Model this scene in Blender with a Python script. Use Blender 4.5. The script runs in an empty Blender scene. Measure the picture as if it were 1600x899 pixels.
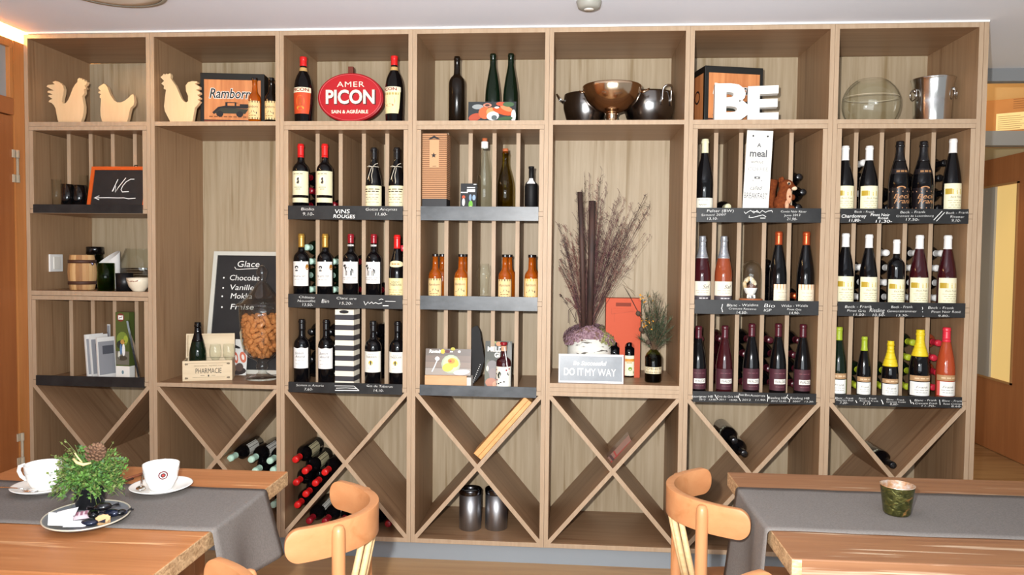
import bpy, bmesh, math, random
from math import sin, cos, pi, radians, sqrt
from mathutils import Vector, Matrix

S = bpy.context.scene
COL = S.collection
rnd = random.Random(7)

# ------------------------------------------------------------------ camera
CAM = Vector((2.4893, -3.2675, 1.3765))
YAW, PIT, ROL, FPX = .0739, -.0410, .0102, 1164.256
_fw = Vector((-sin(YAW)*cos(PIT), cos(YAW)*cos(PIT), sin(PIT)))
_rt = Vector((cos(YAW), sin(YAW), 0))
_up = _rt.cross(_fw)
_r2 = _rt*cos(ROL) + _up*sin(ROL)
_u2 = -_rt*sin(ROL) + _up*cos(ROL)
cd = bpy.data.cameras.new('camera')
cd.sensor_fit = 'HORIZONTAL'; cd.sensor_width = 36.0
cd.lens = FPX/1600*36.0
cd.clip_start = .05; cd.clip_end = 60
cam = bpy.data.objects.new('camera', cd); COL.objects.link(cam)
_m = Matrix((_r2, _u2, -_fw)).transposed().to_4x4(); _m.translation = CAM
cam.matrix_world = _m
S.camera = cam

def ray(u, v): return _r2*((u-800)/FPX) - _u2*((v-449.5)/FPX) + _fw
def at(u, v, Y):
    d = ray(u, v); return CAM + d*((Y-CAM.y)/d.y)
def onz(u, v, Z):
    d = ray(u, v); return CAM + d*((Z-CAM.z)/d.z)
def onx(u, v, X):
    d = ray(u, v); return CAM + d*((X-CAM.x)/d.x)

# ------------------------------------------------------------------ light, exposure
S.view_settings.view_transform = 'Standard'
S.view_settings.look = 'None'
S.view_settings.exposure = 0.0
S.view_settings.gamma = 1.0
S.view_settings.use_curve_mapping = False
W = bpy.data.worlds.new('room_daylight'); S.world = W; W.use_nodes = True
W.node_tree.nodes['Background'].inputs[0].default_value = (.95, .98, 1.0, 1)
W.node_tree.nodes['Background'].inputs[1].default_value = .42

def area(name, loc, target, size, power, color=(1, 1, 1), shape='DISK', size_y=None):
    l = bpy.data.lights.new(name, 'AREA'); l.shape = shape; l.size = size
    if size_y: l.size_y = size_y
    l.energy = power; l.color = color
    o = bpy.data.objects.new(name, l); COL.objects.link(o)
    o.location = loc
    o.rotation_euler = (Vector(target)-Vector(loc)).to_track_quat('-Z', 'Y').to_euler()
    return o
fl = bpy.data.lights.new('camera_flash', 'SPOT'); fl.energy = 465; fl.color = (1, .985, .96)
fl.shadow_soft_size = .018; fl.spot_size = radians(120); fl.spot_blend = 1.0
flo = bpy.data.objects.new('camera_flash', fl); COL.objects.link(flo)
flo.location = CAM + Vector((-.09, 0, .09))
flo.rotation_euler = (Vector((2.4, 0, 1.85))-flo.location).to_track_quat('-Z', 'Y').to_euler()
area('ceiling_fill', (2.6, -4.15, 1.2), (2.6, 0, 2.9), 2.8, 75, (.88, .95, 1), 'RECTANGLE', 1.3)  # added cool fill lamp behind the camera, lifts the ceiling

# ------------------------------------------------------------------ materials
def lin(c):
    if isinstance(c, str):
        c = tuple(int(c[i:i+2], 16)/255 for i in (0, 2, 4))
    return tuple((x/12.92 if x <= .04045 else ((x+.055)/1.055)**2.4) for x in c)
_mats = {}
def mat(name, col, rough=.5, metal=0, trans=0, ior=1.45, coat=0, emit=None, emit_s=0, spec=.5, sheen=0, alpha=1):
    if name in _mats: return _mats[name]
    m = bpy.data.materials.new(name); m.use_nodes = True
    b = m.node_tree.nodes['Principled BSDF']
    b.inputs['Base Color'].default_value = (*lin(col), 1)
    b.inputs['Roughness'].default_value = rough
    b.inputs['Metallic'].default_value = metal
    b.inputs['Transmission Weight'].default_value = trans
    b.inputs['IOR'].default_value = ior
    b.inputs['Coat Weight'].default_value = coat
    b.inputs['Specular IOR Level'].default_value = spec
    if sheen: b.inputs['Sheen Weight'].default_value = sheen
    if emit:
        b.inputs['Emission Color'].default_value = (*lin(emit), 1)
        b.inputs['Emission Strength'].default_value = emit_s
    _mats[name] = m
    return m
def noise_mat(name, c1, c2, scale=(1, 1, 1), detail=4, rough=.5, bump=0, lo=.35, hi=.65, c3=None, sc3=None, lim=(.6, .66), spec=.5, metal=0, coat=0, nscale=1.0, distort=0, turn=0):
    """two-tone procedural noise, optionally a third streak colour"""
    if name in _mats: return _mats[name]
    m = bpy.data.materials.new(name); m.use_nodes = True
    nt = m.node_tree; b = nt.nodes['Principled BSDF']
    tc = nt.nodes.new('ShaderNodeTexCoord'); mp = nt.nodes.new('ShaderNodeMapping')
    mp.inputs['Scale'].default_value = scale
    src = tc.outputs['Object']
    if turn:
        mr = nt.nodes.new('ShaderNodeMapping'); mr.inputs['Rotation'].default_value = (0, turn, 0)
        nt.links.new(src, mr.inputs['Vector']); src = mr.outputs[0]
    nt.links.new(src, mp.inputs['Vector'])
    n = nt.nodes.new('ShaderNodeTexNoise'); n.inputs['Scale'].default_value = nscale
    n.inputs['Detail'].default_value = detail; n.inputs['Roughness'].default_value = .62
    n.inputs['Distortion'].default_value = distort
    nt.links.new(mp.outputs[0], n.inputs['Vector'])
    r = nt.nodes.new('ShaderNodeValToRGB')
    r.color_ramp.elements[0].position = lo; r.color_ramp.elements[0].color = (*lin(c1), 1)
    r.color_ramp.elements[1].position = hi; r.color_ramp.elements[1].color = (*lin(c2), 1)
    nt.links.new(n.outputs['Fac'], r.inputs[0])
    out = r.outputs[0]
    if c3:
        mp2 = nt.nodes.new('ShaderNodeMapping'); mp2.inputs['Scale'].default_value = sc3
        mp2.inputs['Location'].default_value = (3.1, 1.7, .4)
        nt.links.new(src, mp2.inputs['Vector'])
        n2 = nt.nodes.new('ShaderNodeTexNoise'); n2.inputs['Scale'].default_value = 1; n2.inputs['Detail'].default_value = 5
        n2.inputs['Distortion'].default_value = .6
        nt.links.new(mp2.outputs[0], n2.inputs['Vector'])
        r2 = nt.nodes.new('ShaderNodeValToRGB')
        r2.color_ramp.elements[0].position = lim[0]; r2.color_ramp.elements[0].color = (0, 0, 0, 1)
        r2.color_ramp.elements[1].position = lim[1]; r2.color_ramp.elements[1].color = (1, 1, 1, 1)
        nt.links.new(n2.outputs['Fac'], r2.inputs[0])
        mx = nt.nodes.new('ShaderNodeMix'); mx.data_type = 'RGBA'
        nt.links.new(r2.outputs[0], mx.inputs['Factor'])
        nt.links.new(out, mx.inputs['A']); mx.inputs['B'].default_value = (*lin(c3), 1)
        out = mx.outputs['Result']
    nt.links.new(out, b.inputs['Base Color'])
    b.inputs['Roughness'].default_value = rough
    b.inputs['Specular IOR Level'].default_value = spec
    b.inputs['Metallic'].default_value = metal
    b.inputs['Coat Weight'].default_value = coat
    if bump:
        bp = nt.nodes.new('ShaderNodeBump'); bp.inputs['Strength'].default_value = bump; bp.inputs['Distance'].default_value = .003
        nt.links.new(n.outputs['Fac'], bp.inputs['Height']); nt.links.new(bp.outputs[0], b.inputs['Normal'])
    _mats[name] = m
    return m

OAK_L, OAK_D, OAK_S = 'b4a288', 'a08d70', '8f7a5a'
oak_v = noise_mat('oak_decor_vertical', OAK_D, OAK_L, (55, 55, 2.2), 6, .5, .05, .3, .7, OAK_S, (28, 28, 1.0), (.56, .68), spec=.35)
oak_h = noise_mat('oak_decor_crosswise', OAK_D, OAK_L, (2.2, 55, 55), 6, .5, .05, .3, .7, OAK_S, (1.0, 28, 28), (.56, .68), spec=.35)
oak_side = noise_mat('oak_panel_face_shaded', 'a48463', '927253', (55, 55, 2.2), 6, .5, .05, .3, .7, '866648', (28, 28, 1.0), (.56, .68), spec=.4)  # same oak as the edges, shade of the side faces put into the colour
oak_sideh = noise_mat('oak_shelf_face_shaded', 'a07e5e', '8e6c4f', (2.2, 55, 55), 6, .42, .05, .3, .7, '826044', (1.0, 28, 28), (.56, .68), spec=.45)  # board faces darkened in colour too, for their shade
DG = math.atan2(.66, .562)
oak_diag = [noise_mat('oak_diagonal_shaded_'+n, 'a07e5e', '8e6c4f', (2.2, 55, 55), 6, .42, .05, .3, .7, '826044', (1.0, 28, 28), (.56, .68), spec=.45, turn=s*DG) for n, s in (('rising', 1), ('falling', -1))]  # cross boards carry the same painted-in shade on their faces
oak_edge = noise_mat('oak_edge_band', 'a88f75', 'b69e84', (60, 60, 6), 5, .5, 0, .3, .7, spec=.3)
seam = mat('board_seam', '5c4630', .8)
chalk_black = noise_mat('chalkboard_strip_black', '1b1b1c', '2b2b2b', (14, 14, 14), 4, .42, 0, .35, .7, spec=.4)
slate_strip = noise_mat('slate_strip_flash_sheen', '34373a', '54585c', (9, 9, 16), 4, .36, 0, .3, .7, spec=.5)  # black strip greyed, flash reflection put into its colour
chalk = mat('white_chalk', 'f4f4f0', .9)
ceil_m = mat('ceiling_paint', 'edf3ff', .9, spec=.1)
wall_m = mat('cream_wall_paint', 'e9d6a8', .85, spec=.2)
grey_m = mat('grey_plinth_paint', '8d949a', .6)
fascia_m = mat('grey_fascia_paint', '86898c', .7)
floor_m = noise_mat('light_wood_floor', 'a9835a', 'bd9769', (1.6, 22, 1), 6, .4, .04, .3, .7, '96704a', (1.0, 14, 1), (.56, .7))
door_m = noise_mat('reddish_brown_door_veneer', '9a5a30', 'ab6839', (30, 30, 1.5), 5, .45, 0, .3, .7)
halldoor_m = noise_mat('hall_door_veneer', 'ab6a3c', 'bb7948', (20, 20, 1.5), 5, .5, 0, .3, .7)
steel = mat('polished_steel', 'd8d6d2', .16, 1)
warm_steel = mat('steel_warm_reflection_tint', 'd9bc9e', .15, 1)  # steel tinted with the warm reflections of the room
steel_br = noise_mat('brushed_steel', '98989b', 'acacaf', (90, 90, 2), 3, .42, 0, .3, .7, metal=1)
white_gl = mat('white_porcelain', 'f3f2ee', .18, coat=.4)
def thin_glass(name, tint='ffffff', edge='8a8d8c', refl=1.0):
    """thin walled glass: tinted see-through, reflecting more at grazing angles"""
    if name in _mats: return _mats[name]
    m = bpy.data.materials.new(name); m.use_nodes = True; nt = m.node_tree
    for n in list(nt.nodes): nt.nodes.remove(n)
    out = nt.nodes.new('ShaderNodeOutputMaterial'); mx = nt.nodes.new('ShaderNodeMixShader')
    tr = nt.nodes.new('ShaderNodeBsdfTransparent'); gl = nt.nodes.new('ShaderNodeBsdfGlossy'); gl.inputs['Roughness'].default_value = .03
    lw = nt.nodes.new('ShaderNodeLayerWeight'); lw.inputs['Blend'].default_value = .5
    rp = nt.nodes.new('ShaderNodeValToRGB')
    rp.color_ramp.elements[0].position = .68; rp.color_ramp.elements[0].color = (*lin(tint), 1)
    rp.color_ramp.elements[1].position = 1.0; rp.color_ramp.elements[1].color = (*lin(edge), 1)
    nt.links.new(lw.outputs['Facing'], rp.inputs[0]); nt.links.new(rp.outputs[0], tr.inputs['Color'])
    gl.inputs['Color'].default_value = (1, 1, 1, 1)
    mu = nt.nodes.new('ShaderNodeMath'); mu.operation = 'POWER'; mu.inputs[1].default_value = 4.0
    nt.links.new(lw.outputs['Facing'], mu.inputs[0])
    ad = nt.nodes.new('ShaderNodeMath'); ad.operation = 'MULTIPLY_ADD'; ad.inputs[1].default_value = .45*refl; ad.inputs[2].default_value = .018*refl; ad.use_clamp = True
    nt.links.new(mu.outputs[0], ad.inputs[0]); nt.links.new(ad.outputs[0], mx.inputs[0])
    nt.links.new(tr.outputs[0], mx.inputs[1]); nt.links.new(gl.outputs[0], mx.inputs[2]); nt.links.new(mx.outputs[0], out.inputs[0])
    _mats[name] = m
    return m
jar_glass = thin_glass('footed_jar_glass', 'fbfcfb', 'a8aca8', 2.4)
glass = thin_glass('clear_glass', 'fdfefd', 'c4c8c6')
black_p = mat('black_print', '17161a', .6)
white_p = mat('white_paint', 'f2f0ea', .6)

# ------------------------------------------------------------------ mesh builder
class MB:
    def __init__(s): s.v = []; s.f = []; s.mi = []; s.sm = []; s.mats = []
    def m(s, mt):
        if mt not in s.mats: s.mats.append(mt)
        return s.mats.index(mt)
    def add(s, vs, fs, mt, smooth=False, T=None):
        o = len(s.v); k = s.m(mt)
        for p in vs:
            p = Vector(p)
            s.v.append(T @ p if T else p)
        for f in fs:
            s.f.append([o+i for i in f]); s.mi.append(k); s.sm.append(smooth)
        return s
    def box(s, x0, x1, y0, y1, z0, z1, mt, T=None, faces=None):
        """faces: dict of side name -> material (front=-y back=+y left right top bottom)"""
        vs = [(x0, y0, z0), (x1, y0, z0), (x1, y1, z0), (x0, y1, z0), (x0, y0, z1), (x1, y0, z1), (x1, y1, z1), (x0, y1, z1)]
        fs = dict(bottom=(3, 2, 1, 0), top=(4, 5, 6, 7), front=(0, 1, 5, 4), right=(1, 2, 6, 5), back=(2, 3, 7, 6), left=(3, 0, 4, 7))
        o = len(s.v)
        for p in vs: s.v.append(T @ Vector(p) if T else Vector(p))
        for k, f in fs.items():
            s.f.append([o+i for i in f]); s.mi.append(s.m((faces or {}).get(k, mt))); s.sm.append(False)
        return s
    def lathe(s, prof, mt, seg=24, c=(0, 0, 0), T=None, smooth=True, mats=None, squash=1.0):
        """profile of (r, z); mats: list of one material per profile span"""
        o = len(s.v); n = len(prof)
        for r, z in prof:
            for i in range(seg):
                a = 2*pi*i/seg
                p = Vector((c[0]+r*cos(a), c[1]+r*sin(a)*squash, c[2]+z))
                s.v.append(T @ p if T else p)
        for j in range(n-1):
            k = s.m(mats[j] if mats else mt)
            for i in range(seg):
                i2 = (i+1) % seg
                s.f.append([o+j*seg+i, o+j*seg+i2, o+(j+1)*seg+i2, o+(j+1)*seg+i]); s.mi.append(k); s.sm.append(smooth)
        return s
    def cyl(s, r, z0, z1, mt, seg=20, c=(0, 0, 0), T=None, r1=None):
        r1 = r if r1 is None else r1
        return s.lathe([(0.0001, z0), (r, z0), (r, z0), (r1, z1), (r1, z1), (0.0001, z1)], mt, seg, c, T)
    def tube(s, pts, r, mt, seg=8, T=None, closed=False, cap=True):
        pts = [Vector(p) for p in pts]; n = len(pts)
        rs = r if isinstance(r, (list, tuple)) else [r]*n
        o = len(s.v); k = s.m(mt)
        pn = None
        for i, p in enumerate(pts):
            if closed: t = pts[(i+1) % n]-pts[i-1]
            else: t = pts[min(i+1, n-1)]-pts[max(i-1, 0)]
            if t.length < 1e-9: t = Vector((0, 0, 1))
            t.normalize()
            if pn is None:
                a = Vector((0, 0, 1)) if abs(t.z) < .9 else Vector((1, 0, 0))
                pn = t.cross(a).normalized()
            else:
                pn = (pn - t*pn.dot(t))
                pn = pn.normalized() if pn.length > 1e-6 else t.orthogonal().normalized()
            bn = t.cross(pn)
            for j in range(seg):
                a = 2*pi*j/seg
                q = p + pn*(rs[i]*cos(a)) + bn*(rs[i]*sin(a))
                s.v.append(T @ q if T else q)
        rng = n if closed else n-1
        for i in range(rng):
            i2 = (i+1) % n
            for j in range(seg):
                j2 = (j+1) % seg
                s.f.append([o+i*seg+j, o+i*seg+j2, o+i2*seg+j2, o+i2*seg+j]); s.mi.append(k); s.sm.append(True)
        if cap and not closed:
            s.f.append([o+j for j in range(seg)][::-1]); s.mi.append(k); s.sm.append(False)
            s.f.append([o+(n-1)*seg+j for j in range(seg)]); s.mi.append(k); s.sm.append(False)
        return s
    def prism(s, poly, y0, y1, mt, T=None, side=None):
        """poly of (x, z), front at y0"""
        n = len(poly); o = len(s.v)
        for y in (y0, y1):
            for x, z in poly:
                p = Vector((x, y, z)); s.v.append(T @ p if T else p)
        k = s.m(mt); k2 = s.m(side or mt)
        s.f.append([o+i for i in range(n)]); s.mi.append(k); s.sm.append(False)
        s.f.append([o+n+i for i in range(n)][::-1]); s.mi.append(k); s.sm.append(False)
        for i in range(n):
            j = (i+1) % n
            s.f.append([o+j, o+i, o+n+i, o+n+j]); s.mi.append(k2); s.sm.append(False)
        return s
    def ball(s, c, r, mt, seg=12, rings=8, T=None):
        if not isinstance(r, (tuple, list)): r = (r, r, r)
        vs = [(c[0], c[1], c[2]-r[2])]
        for i in range(1, rings):
            ph = -pi/2+pi*i/rings
            for j in range(seg):
                th = 2*pi*j/seg
                vs.append((c[0]+r[0]*cos(ph)*cos(th), c[1]+r[1]*cos(ph)*sin(th), c[2]+r[2]*sin(ph)))
        vs.append((c[0], c[1], c[2]+r[2]))
        fs = []
        for j in range(seg): fs.append((0, 1+(j+1) % seg, 1+j))
        for i in range(rings-2):
            for j in range(seg):
                a = 1+i*seg; j2 = (j+1) % seg
                fs.append((a+j, a+j2, a+seg+j2, a+seg+j))
        a = 1+(rings-2)*seg
        for j in range(seg): fs.append((a+j, a+(j+1) % seg, len(vs)-1))
        return s.add(vs, fs, mt, True, T)
    def mesh(s, name):
        me = bpy.data.meshes.new(name)
        me.from_pydata([tuple(p) for p in s.v], [], s.f)
        for mt in s.mats: me.materials.append(mt)
        me.polygons.foreach_set('material_index', s.mi)
        me.polygons.foreach_set('use_smooth', s.sm)
        me.update()
        bm = bmesh.new(); bm.from_mesh(me)
        bmesh.ops.recalc_face_normals(bm, faces=bm.faces[:]) if getattr(s, 'fix', True) else None
        bm.to_mesh(me); bm.free()
        return me
    def build(s, name, parent=None, loc=None, rot=None, bevel=0, subsurf=0, label=None, kind=None):
        o = bpy.data.objects.new(name, s.mesh(name)); COL.objects.link(o)
        if parent: o.parent = parent
        if loc is not None: o.location = loc
        if rot is not None: o.rotation_euler = rot
        if bevel:
            b = o.modifiers.new('bevel', 'BEVEL'); b.width = bevel; b.segments = 2; b.limit_method = 'ANGLE'
        if subsurf:
            q = o.modifiers.new('subdivision', 'SUBSURF'); q.levels = subsurf; q.render_levels = subsurf
        if label: o['label'] = label
        if kind: o['kind'] = kind
        return o

def thing(name, label, cat, loc=(0, 0, 0), rz=0, group=None):
    o = bpy.data.objects.new(name, None); COL.objects.link(o)
    o.empty_display_size = .05
    o.location = loc; o.rotation_euler = (0, 0, rz)
    o['label'] = label; o['category'] = cat
    if group: o['group'] = group
    return o
def tag(o, label, cat, group=None):
    o['label'] = label; o['category'] = cat
    if group: o['group'] = group
    return o
def struct(o): o['kind'] = 'structure'; return o
def link_mesh(name, me, parent, loc=None, rot=None):
    o = bpy.data.objects.new(name, me); COL.objects.link(o); o.parent = parent
    if loc is not None: o.location = loc
    if rot is not None: o.rotation_euler = rot
    return o

# text as mesh: returns verts (x, y) around the centre and faces
_txt = {}
def text_geo(body, size, shear=0, offset=0, extrude=0, space=1.0):
    k = (body, shear, round(offset/size, 4), round(extrude/size, 4), space)
    if k not in _txt:
        cu = bpy.data.curves.new('lettering', 'FONT'); cu.body = body; cu.size = 1
        cu.align_x = 'CENTER'; cu.align_y = 'CENTER'; cu.shear = shear
        cu.offset = offset/size; cu.extrude = extrude/size; cu.space_character = space
        cu.resolution_u = 3
        ob = bpy.data.objects.new('lettering', cu); COL.objects.link(ob)
        bpy.context.view_layer.update()
        dg = bpy.context.evaluated_depsgraph_get()
        me = bpy.data.meshes.new_from_object(ob.evaluated_get(dg))
        vs = [tuple(v.co) for v in me.vertices]; fs = [tuple(p.vertices) for p in me.polygons]
        bpy.data.objects.remove(ob); bpy.data.curves.remove(cu); bpy.data.meshes.remove(me)
        _txt[k] = (vs, fs)
    vs, fs = _txt[k]
    return [(x*size, y*size, z*size) for x, y, z in vs], fs
def text_w(body, size=1, **kw):
    vs, _ = text_geo(body, size, **kw); xs = [p[0] for p in vs]
    return max(xs)-min(xs) if xs else 0
def put_text(mb, body, size, mt, x, z, y=0, T=None, rot=0, width=None, **kw):
    """lettering in the x-z plane facing -y"""
    vs, fs = text_geo(body, size, **kw)
    sx = 1
    if width:
        w = text_w(body, size, **kw); sx = width/w
    c, s_ = cos(rot), sin(rot)
    out = [(x+(p[0]*sx)*c-p[1]*s_, y-p[2], z+(p[0]*sx)*s_+p[1]*c) for p in vs]
    mb.add(out, fs, mt, False, T); mb.fix = False
def put_line(mb, pts, w, mt, y=0, T=None):
    """flat ribbon stroke through (x, z) points facing -y"""
    P = [Vector((p[0], p[1])) for p in pts]; vs = []
    for i, p in enumerate(P):
        t = (P[min(i+1, len(P)-1)]-P[max(i-1, 0)]).normalized()
        n = Vector((-t.y, t.x))*w/2
        vs += [(p.x+n.x, y, p.y+n.y), (p.x-n.x, y, p.y-n.y)]
    fs = [(2*i, 2*i+1, 2*i+3, 2*i+2) for i in range(len(P)-1)]
    mb.add(vs, fs, mt, False, T); mb.fix = False
def put_disc(mb, x, z, rx, rz, mt, y=0, T=None, n=14, rot=0):
    vs = []
    for i in range(n):
        a = 2*pi*i/n; p, q = rx*cos(a), rz*sin(a)
        vs.append((x+p*cos(rot)-q*sin(rot), y, z+p*sin(rot)+q*cos(rot)))
    mb.add(vs, [tuple(range(n))], mt, False, T); mb.fix = False
def put_rect(mb, x0, x1, z0, z1, mt, y=0, T=None):
    mb.add([(x0, y, z0), (x1, y, z0), (x1, y, z1), (x0, y, z1)], [(0, 1, 2, 3)], mt, False, T); mb.fix = False

# ------------------------------------------------------------------ room
WB, TB, DEP = .6, .019, .454           # bay pitch, board, depth of the shelving
Z0, ZF, ZX = .085, .105, .766          # underside, bottom board top, top of the cross cell
ZS, ZTOP = 1.972, 2.369                # upper shelf top, overall top
LV = (1.575, 1.180, .784)              # board tops of the divided inserts, top to bottom

fl_o = struct(MB().box(-.15, 6.5, -4.2, 3.2, -.05, 0, floor_m).build('floor'))
ce = MB(); ce.box(.012, 6.5, -4.2, .81, 2.378, 2.44, ceil_m); struct(ce.build('ceiling'))
tr = MB(); tr.box(.012, 6.5, .805, .86, 2.312, 2.3775, fascia_m); struct(tr.build('trim_1'))
tr = MB(); tr.box(.02, 4.22, -.004, .01, ZTOP+.001, 2.3775, white_p); struct(tr.build('trim_2'))
struct(MB().box(-.1, 4.25, DEP+.02, DEP+.12, 0, 2.376, wall_m).build('wall_back'))
pl = MB(); pl.box(.01, 4.2, .03, .45, 0, Z0-.001, grey_m); struct(pl.build('baseboard_back'))
# hall on the right, behind the end of the shelving
struct(MB().box(5.635, 5.75, -.5, 2.9, 0, 2.9, wall_m).build('wall_right'))
struct(MB().box(4.25, 5.75, 2.85, 2.95, 0, 2.9, wall_m).build('wall_hall'))
struct(MB().box(4.25, 5.75, .87, 2.95, 2.90, 2.95, wall_m).build('ceiling_hall'))
hd = struct(bpy.data.objects.new('door_2', None)); COL.objects.link(hd); hd.location = (5.63, 2.2, 0)
d = MB()
yl, yr = -.52, .52
d.box(-.04, .0, yl, -.05, .004, 2.13, halldoor_m); d.box(-.04, 0, .40, yr, .004, 2.13, halldoor_m)
d.box(-.04, 0, -.05, .40, .004, .53, halldoor_m); d.box(-.04, 0, -.05, .40, 1.925, 2.13, halldoor_m)
d.build('door_leaf', hd)
frm = MB(); brn = mat('door_glass_bead', 'b98a56', .5)
for a in (-.062, .40): frm.box(-.05, -.038, a, a+.014 if a > 0 else a+.014, .518, 1.94, brn)
frm.box(-.05, -.038, -.062, .414, .518, .532, brn); frm.box(-.05, -.038, -.062, .414, 1.922, 1.936, brn)
frm.build('glass_frame', hd)
gl = MB(); gl.box(-.03, -.022, -.05, .40, .53, 1.925, mat('lit_obscure_door_glass', 'c8a868', .4, emit='f0cb80', emit_s=.62)); gl.build('pane', hd, label='cream obscure glass pane')  # pane itself glows, standing in for the lit room behind the door
gs = MB(); gs.box(-.045, -.0305, .22, .40, .53, 1.925, mat('grey_glazing_bar', 'b4b4b0', .5)); gs.build('glazing_bar', hd, label='grey upright bar beside the glass')
# transom board above the hall passage and the parcel on it
tr = MB(); tr.box(4.25, 5.634, 1.5, 1.58, 2.085, 2.172, fascia_m); struct(tr.build('trim_3'))
tr = MB(); tr.box(4.25, 5.634, 2.02, 2.06, 2.152, 2.899, mat('warm_hall_lining', 'd9b47a', .8)); tr.box(4.25, 5.634, 1.9, 2.02, 2.152, 2.171, wall_m); struct(tr.build('trim_4'))
kraft = noise_mat('corrugated_cardboard', 'bd8348', 'ad733c', (3, 40, 3), 3, .8, 0, .3, .7)
pb = thing('cardboard_box', 'orange brown cardboard carton with a pale shipping sticker on the hall transom', 'box', (5.335, 1.752, 2.172), radians(-31))
b = MB(); b.box(-.20, .20, 0, .16, 0, .25, kraft); b.build('carton', pb, bevel=.003)
b = MB(); stick = mat('shipping_sticker', 'f3dc9e', .7)
put_rect(b, -.11, .16, .05, .16, stick, -.001)
for i in range(7): put_rect(b, -.10, .02+.01*(i % 3), .06+.013*i, .063+.013*i, mat('sticker_print', 'a98a56', .7), -.0015)
put_rect(b, .12, .138, .06, .15, black_p, -.0015); put_rect(b, .085, .10, .09, .11, black_p, -.0015)
for i in range(5): put_rect(b, -.02, .10, .185+.014*i, .189+.014*i, mat('carton_print', '8a5a2c', .7), -.0012)
b.build('sticker', pb, label='pale sticker with printed lines')
# hall light
area('hall_ceiling_lamp', (4.7, 1.25, 2.85), (5.3, 1.8, 1.8), .4, 9, (1, .74, .46))

# left wall with door, transom window and light cove
wl = MB(); lw = noise_mat('warm_wood_lining', 'b4713c', 'c78449', (30, 30, 1.5), 5, .45, 0, .3, .7)
wl.box(-.2, -.001, -.06, .6, 0, 2.325, lw); wl.box(-.2, -.03, -4.2, -.06, 0, 2.325, lw)
wl.box(-.22, -.2, -4.2, .6, 0, 2.5, wall_m); wl.box(-.22, .6, -4.2, .6, 2.47, 2.5, wall_m)
struct(wl.build('wall_left'))
ld = struct(bpy.data.objects.new('door_1', None)); COL.objects.link(ld); ld.location = (0, -.066, 0)
d = MB(); d.box(-.03, -.006, -.95, 0, .005, 1.985, door_m); d.build('door_leaf', ld, bevel=.002)
d = MB(); d.box(-.03, .0, -.95, 0, 1.99, 2.065, door_m); d.box(-.03, 0, -.95, 0, 2.29, 2.325, lw); d.box(-.03, 0, -.022, 0, 2.065, 2.29, lw)
d.build('transom_frame', ld, bevel=.002)
d = MB(); d.box(-.024, -.018, -.95, -.022, 2.065, 2.29, mat('grey_transom_glass', '9a9c9c', .15)); d.build('transom_pane', ld, label='grey glass of the transom')
hg = mat('satin_hinge_metal', 'cdbfa6', .4, .2)
for zt in (1.69, .40):
    d = MB()
    d.cyl(.009, zt, zt+.035, hg, 12, (.004, .012, 0)); d.cyl(.006, zt+.036, zt+.11, hg, 12, (.004, .012, 0)); d.cyl(.009, zt+.111, zt+.146, hg, 12, (.004, .012, 0))
    d.box(-.004, .002, -.012, .0, zt, zt+.035, hg); d.box(-.004, .002, -.012, .0, zt+.111, zt+.146, hg)
    d.build('hinge', ld, label='silver hinge barrel')
led = MB(); led.box(-.17, -.15, -1.6, .5, 2.40, 2.44, mat('warm_led_tube', 'ffe2b0', .5, emit='ffd9a0', emit_s=40))
tag(led.build('cove_light_strip'), 'bright warm light strip hidden in the ceiling cove above the left door', 'light')

# ceiling fittings
t = thing('ceiling_lamp', 'round flush ceiling lamp with a grey ring, cut by the top of the picture', 'lamp', (.765, -.56, 2.378))
m = MB(); m.lathe([(.19, 0), (.2, 0), (.205, -.012), (.2, -.02), (.185, -.02)], mat('lamp_ring_grey', 'a8a69c', .4), 40); m.build('ring', t)
m = MB(); m.lathe([(.186, -.002), (.184, -.018), (.12, -.03), (.0001, -.034)], mat('opal_lamp_cover', 'ece8e0', .4), 40); m.build('cover', t, label='white opal cover')
t = thing('smoke_detector', 'small grey round detector on the ceiling above the steel bowls', 'detector', (2.56, -.295, 2.378))
m = MB(); m.lathe([(.0001, -.03), (.03, -.03), (.043, -.024), (.048, -.008), (.05, 0)], mat('detector_grey', '9b9a92', .5), 28); m.build('housing', t)
m = MB(); m.lathe([(.0001, -.0315), (.018, -.0315), (.019, -.03)], white_p, 20); m.build('cap', t, label='white centre cap')

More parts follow.
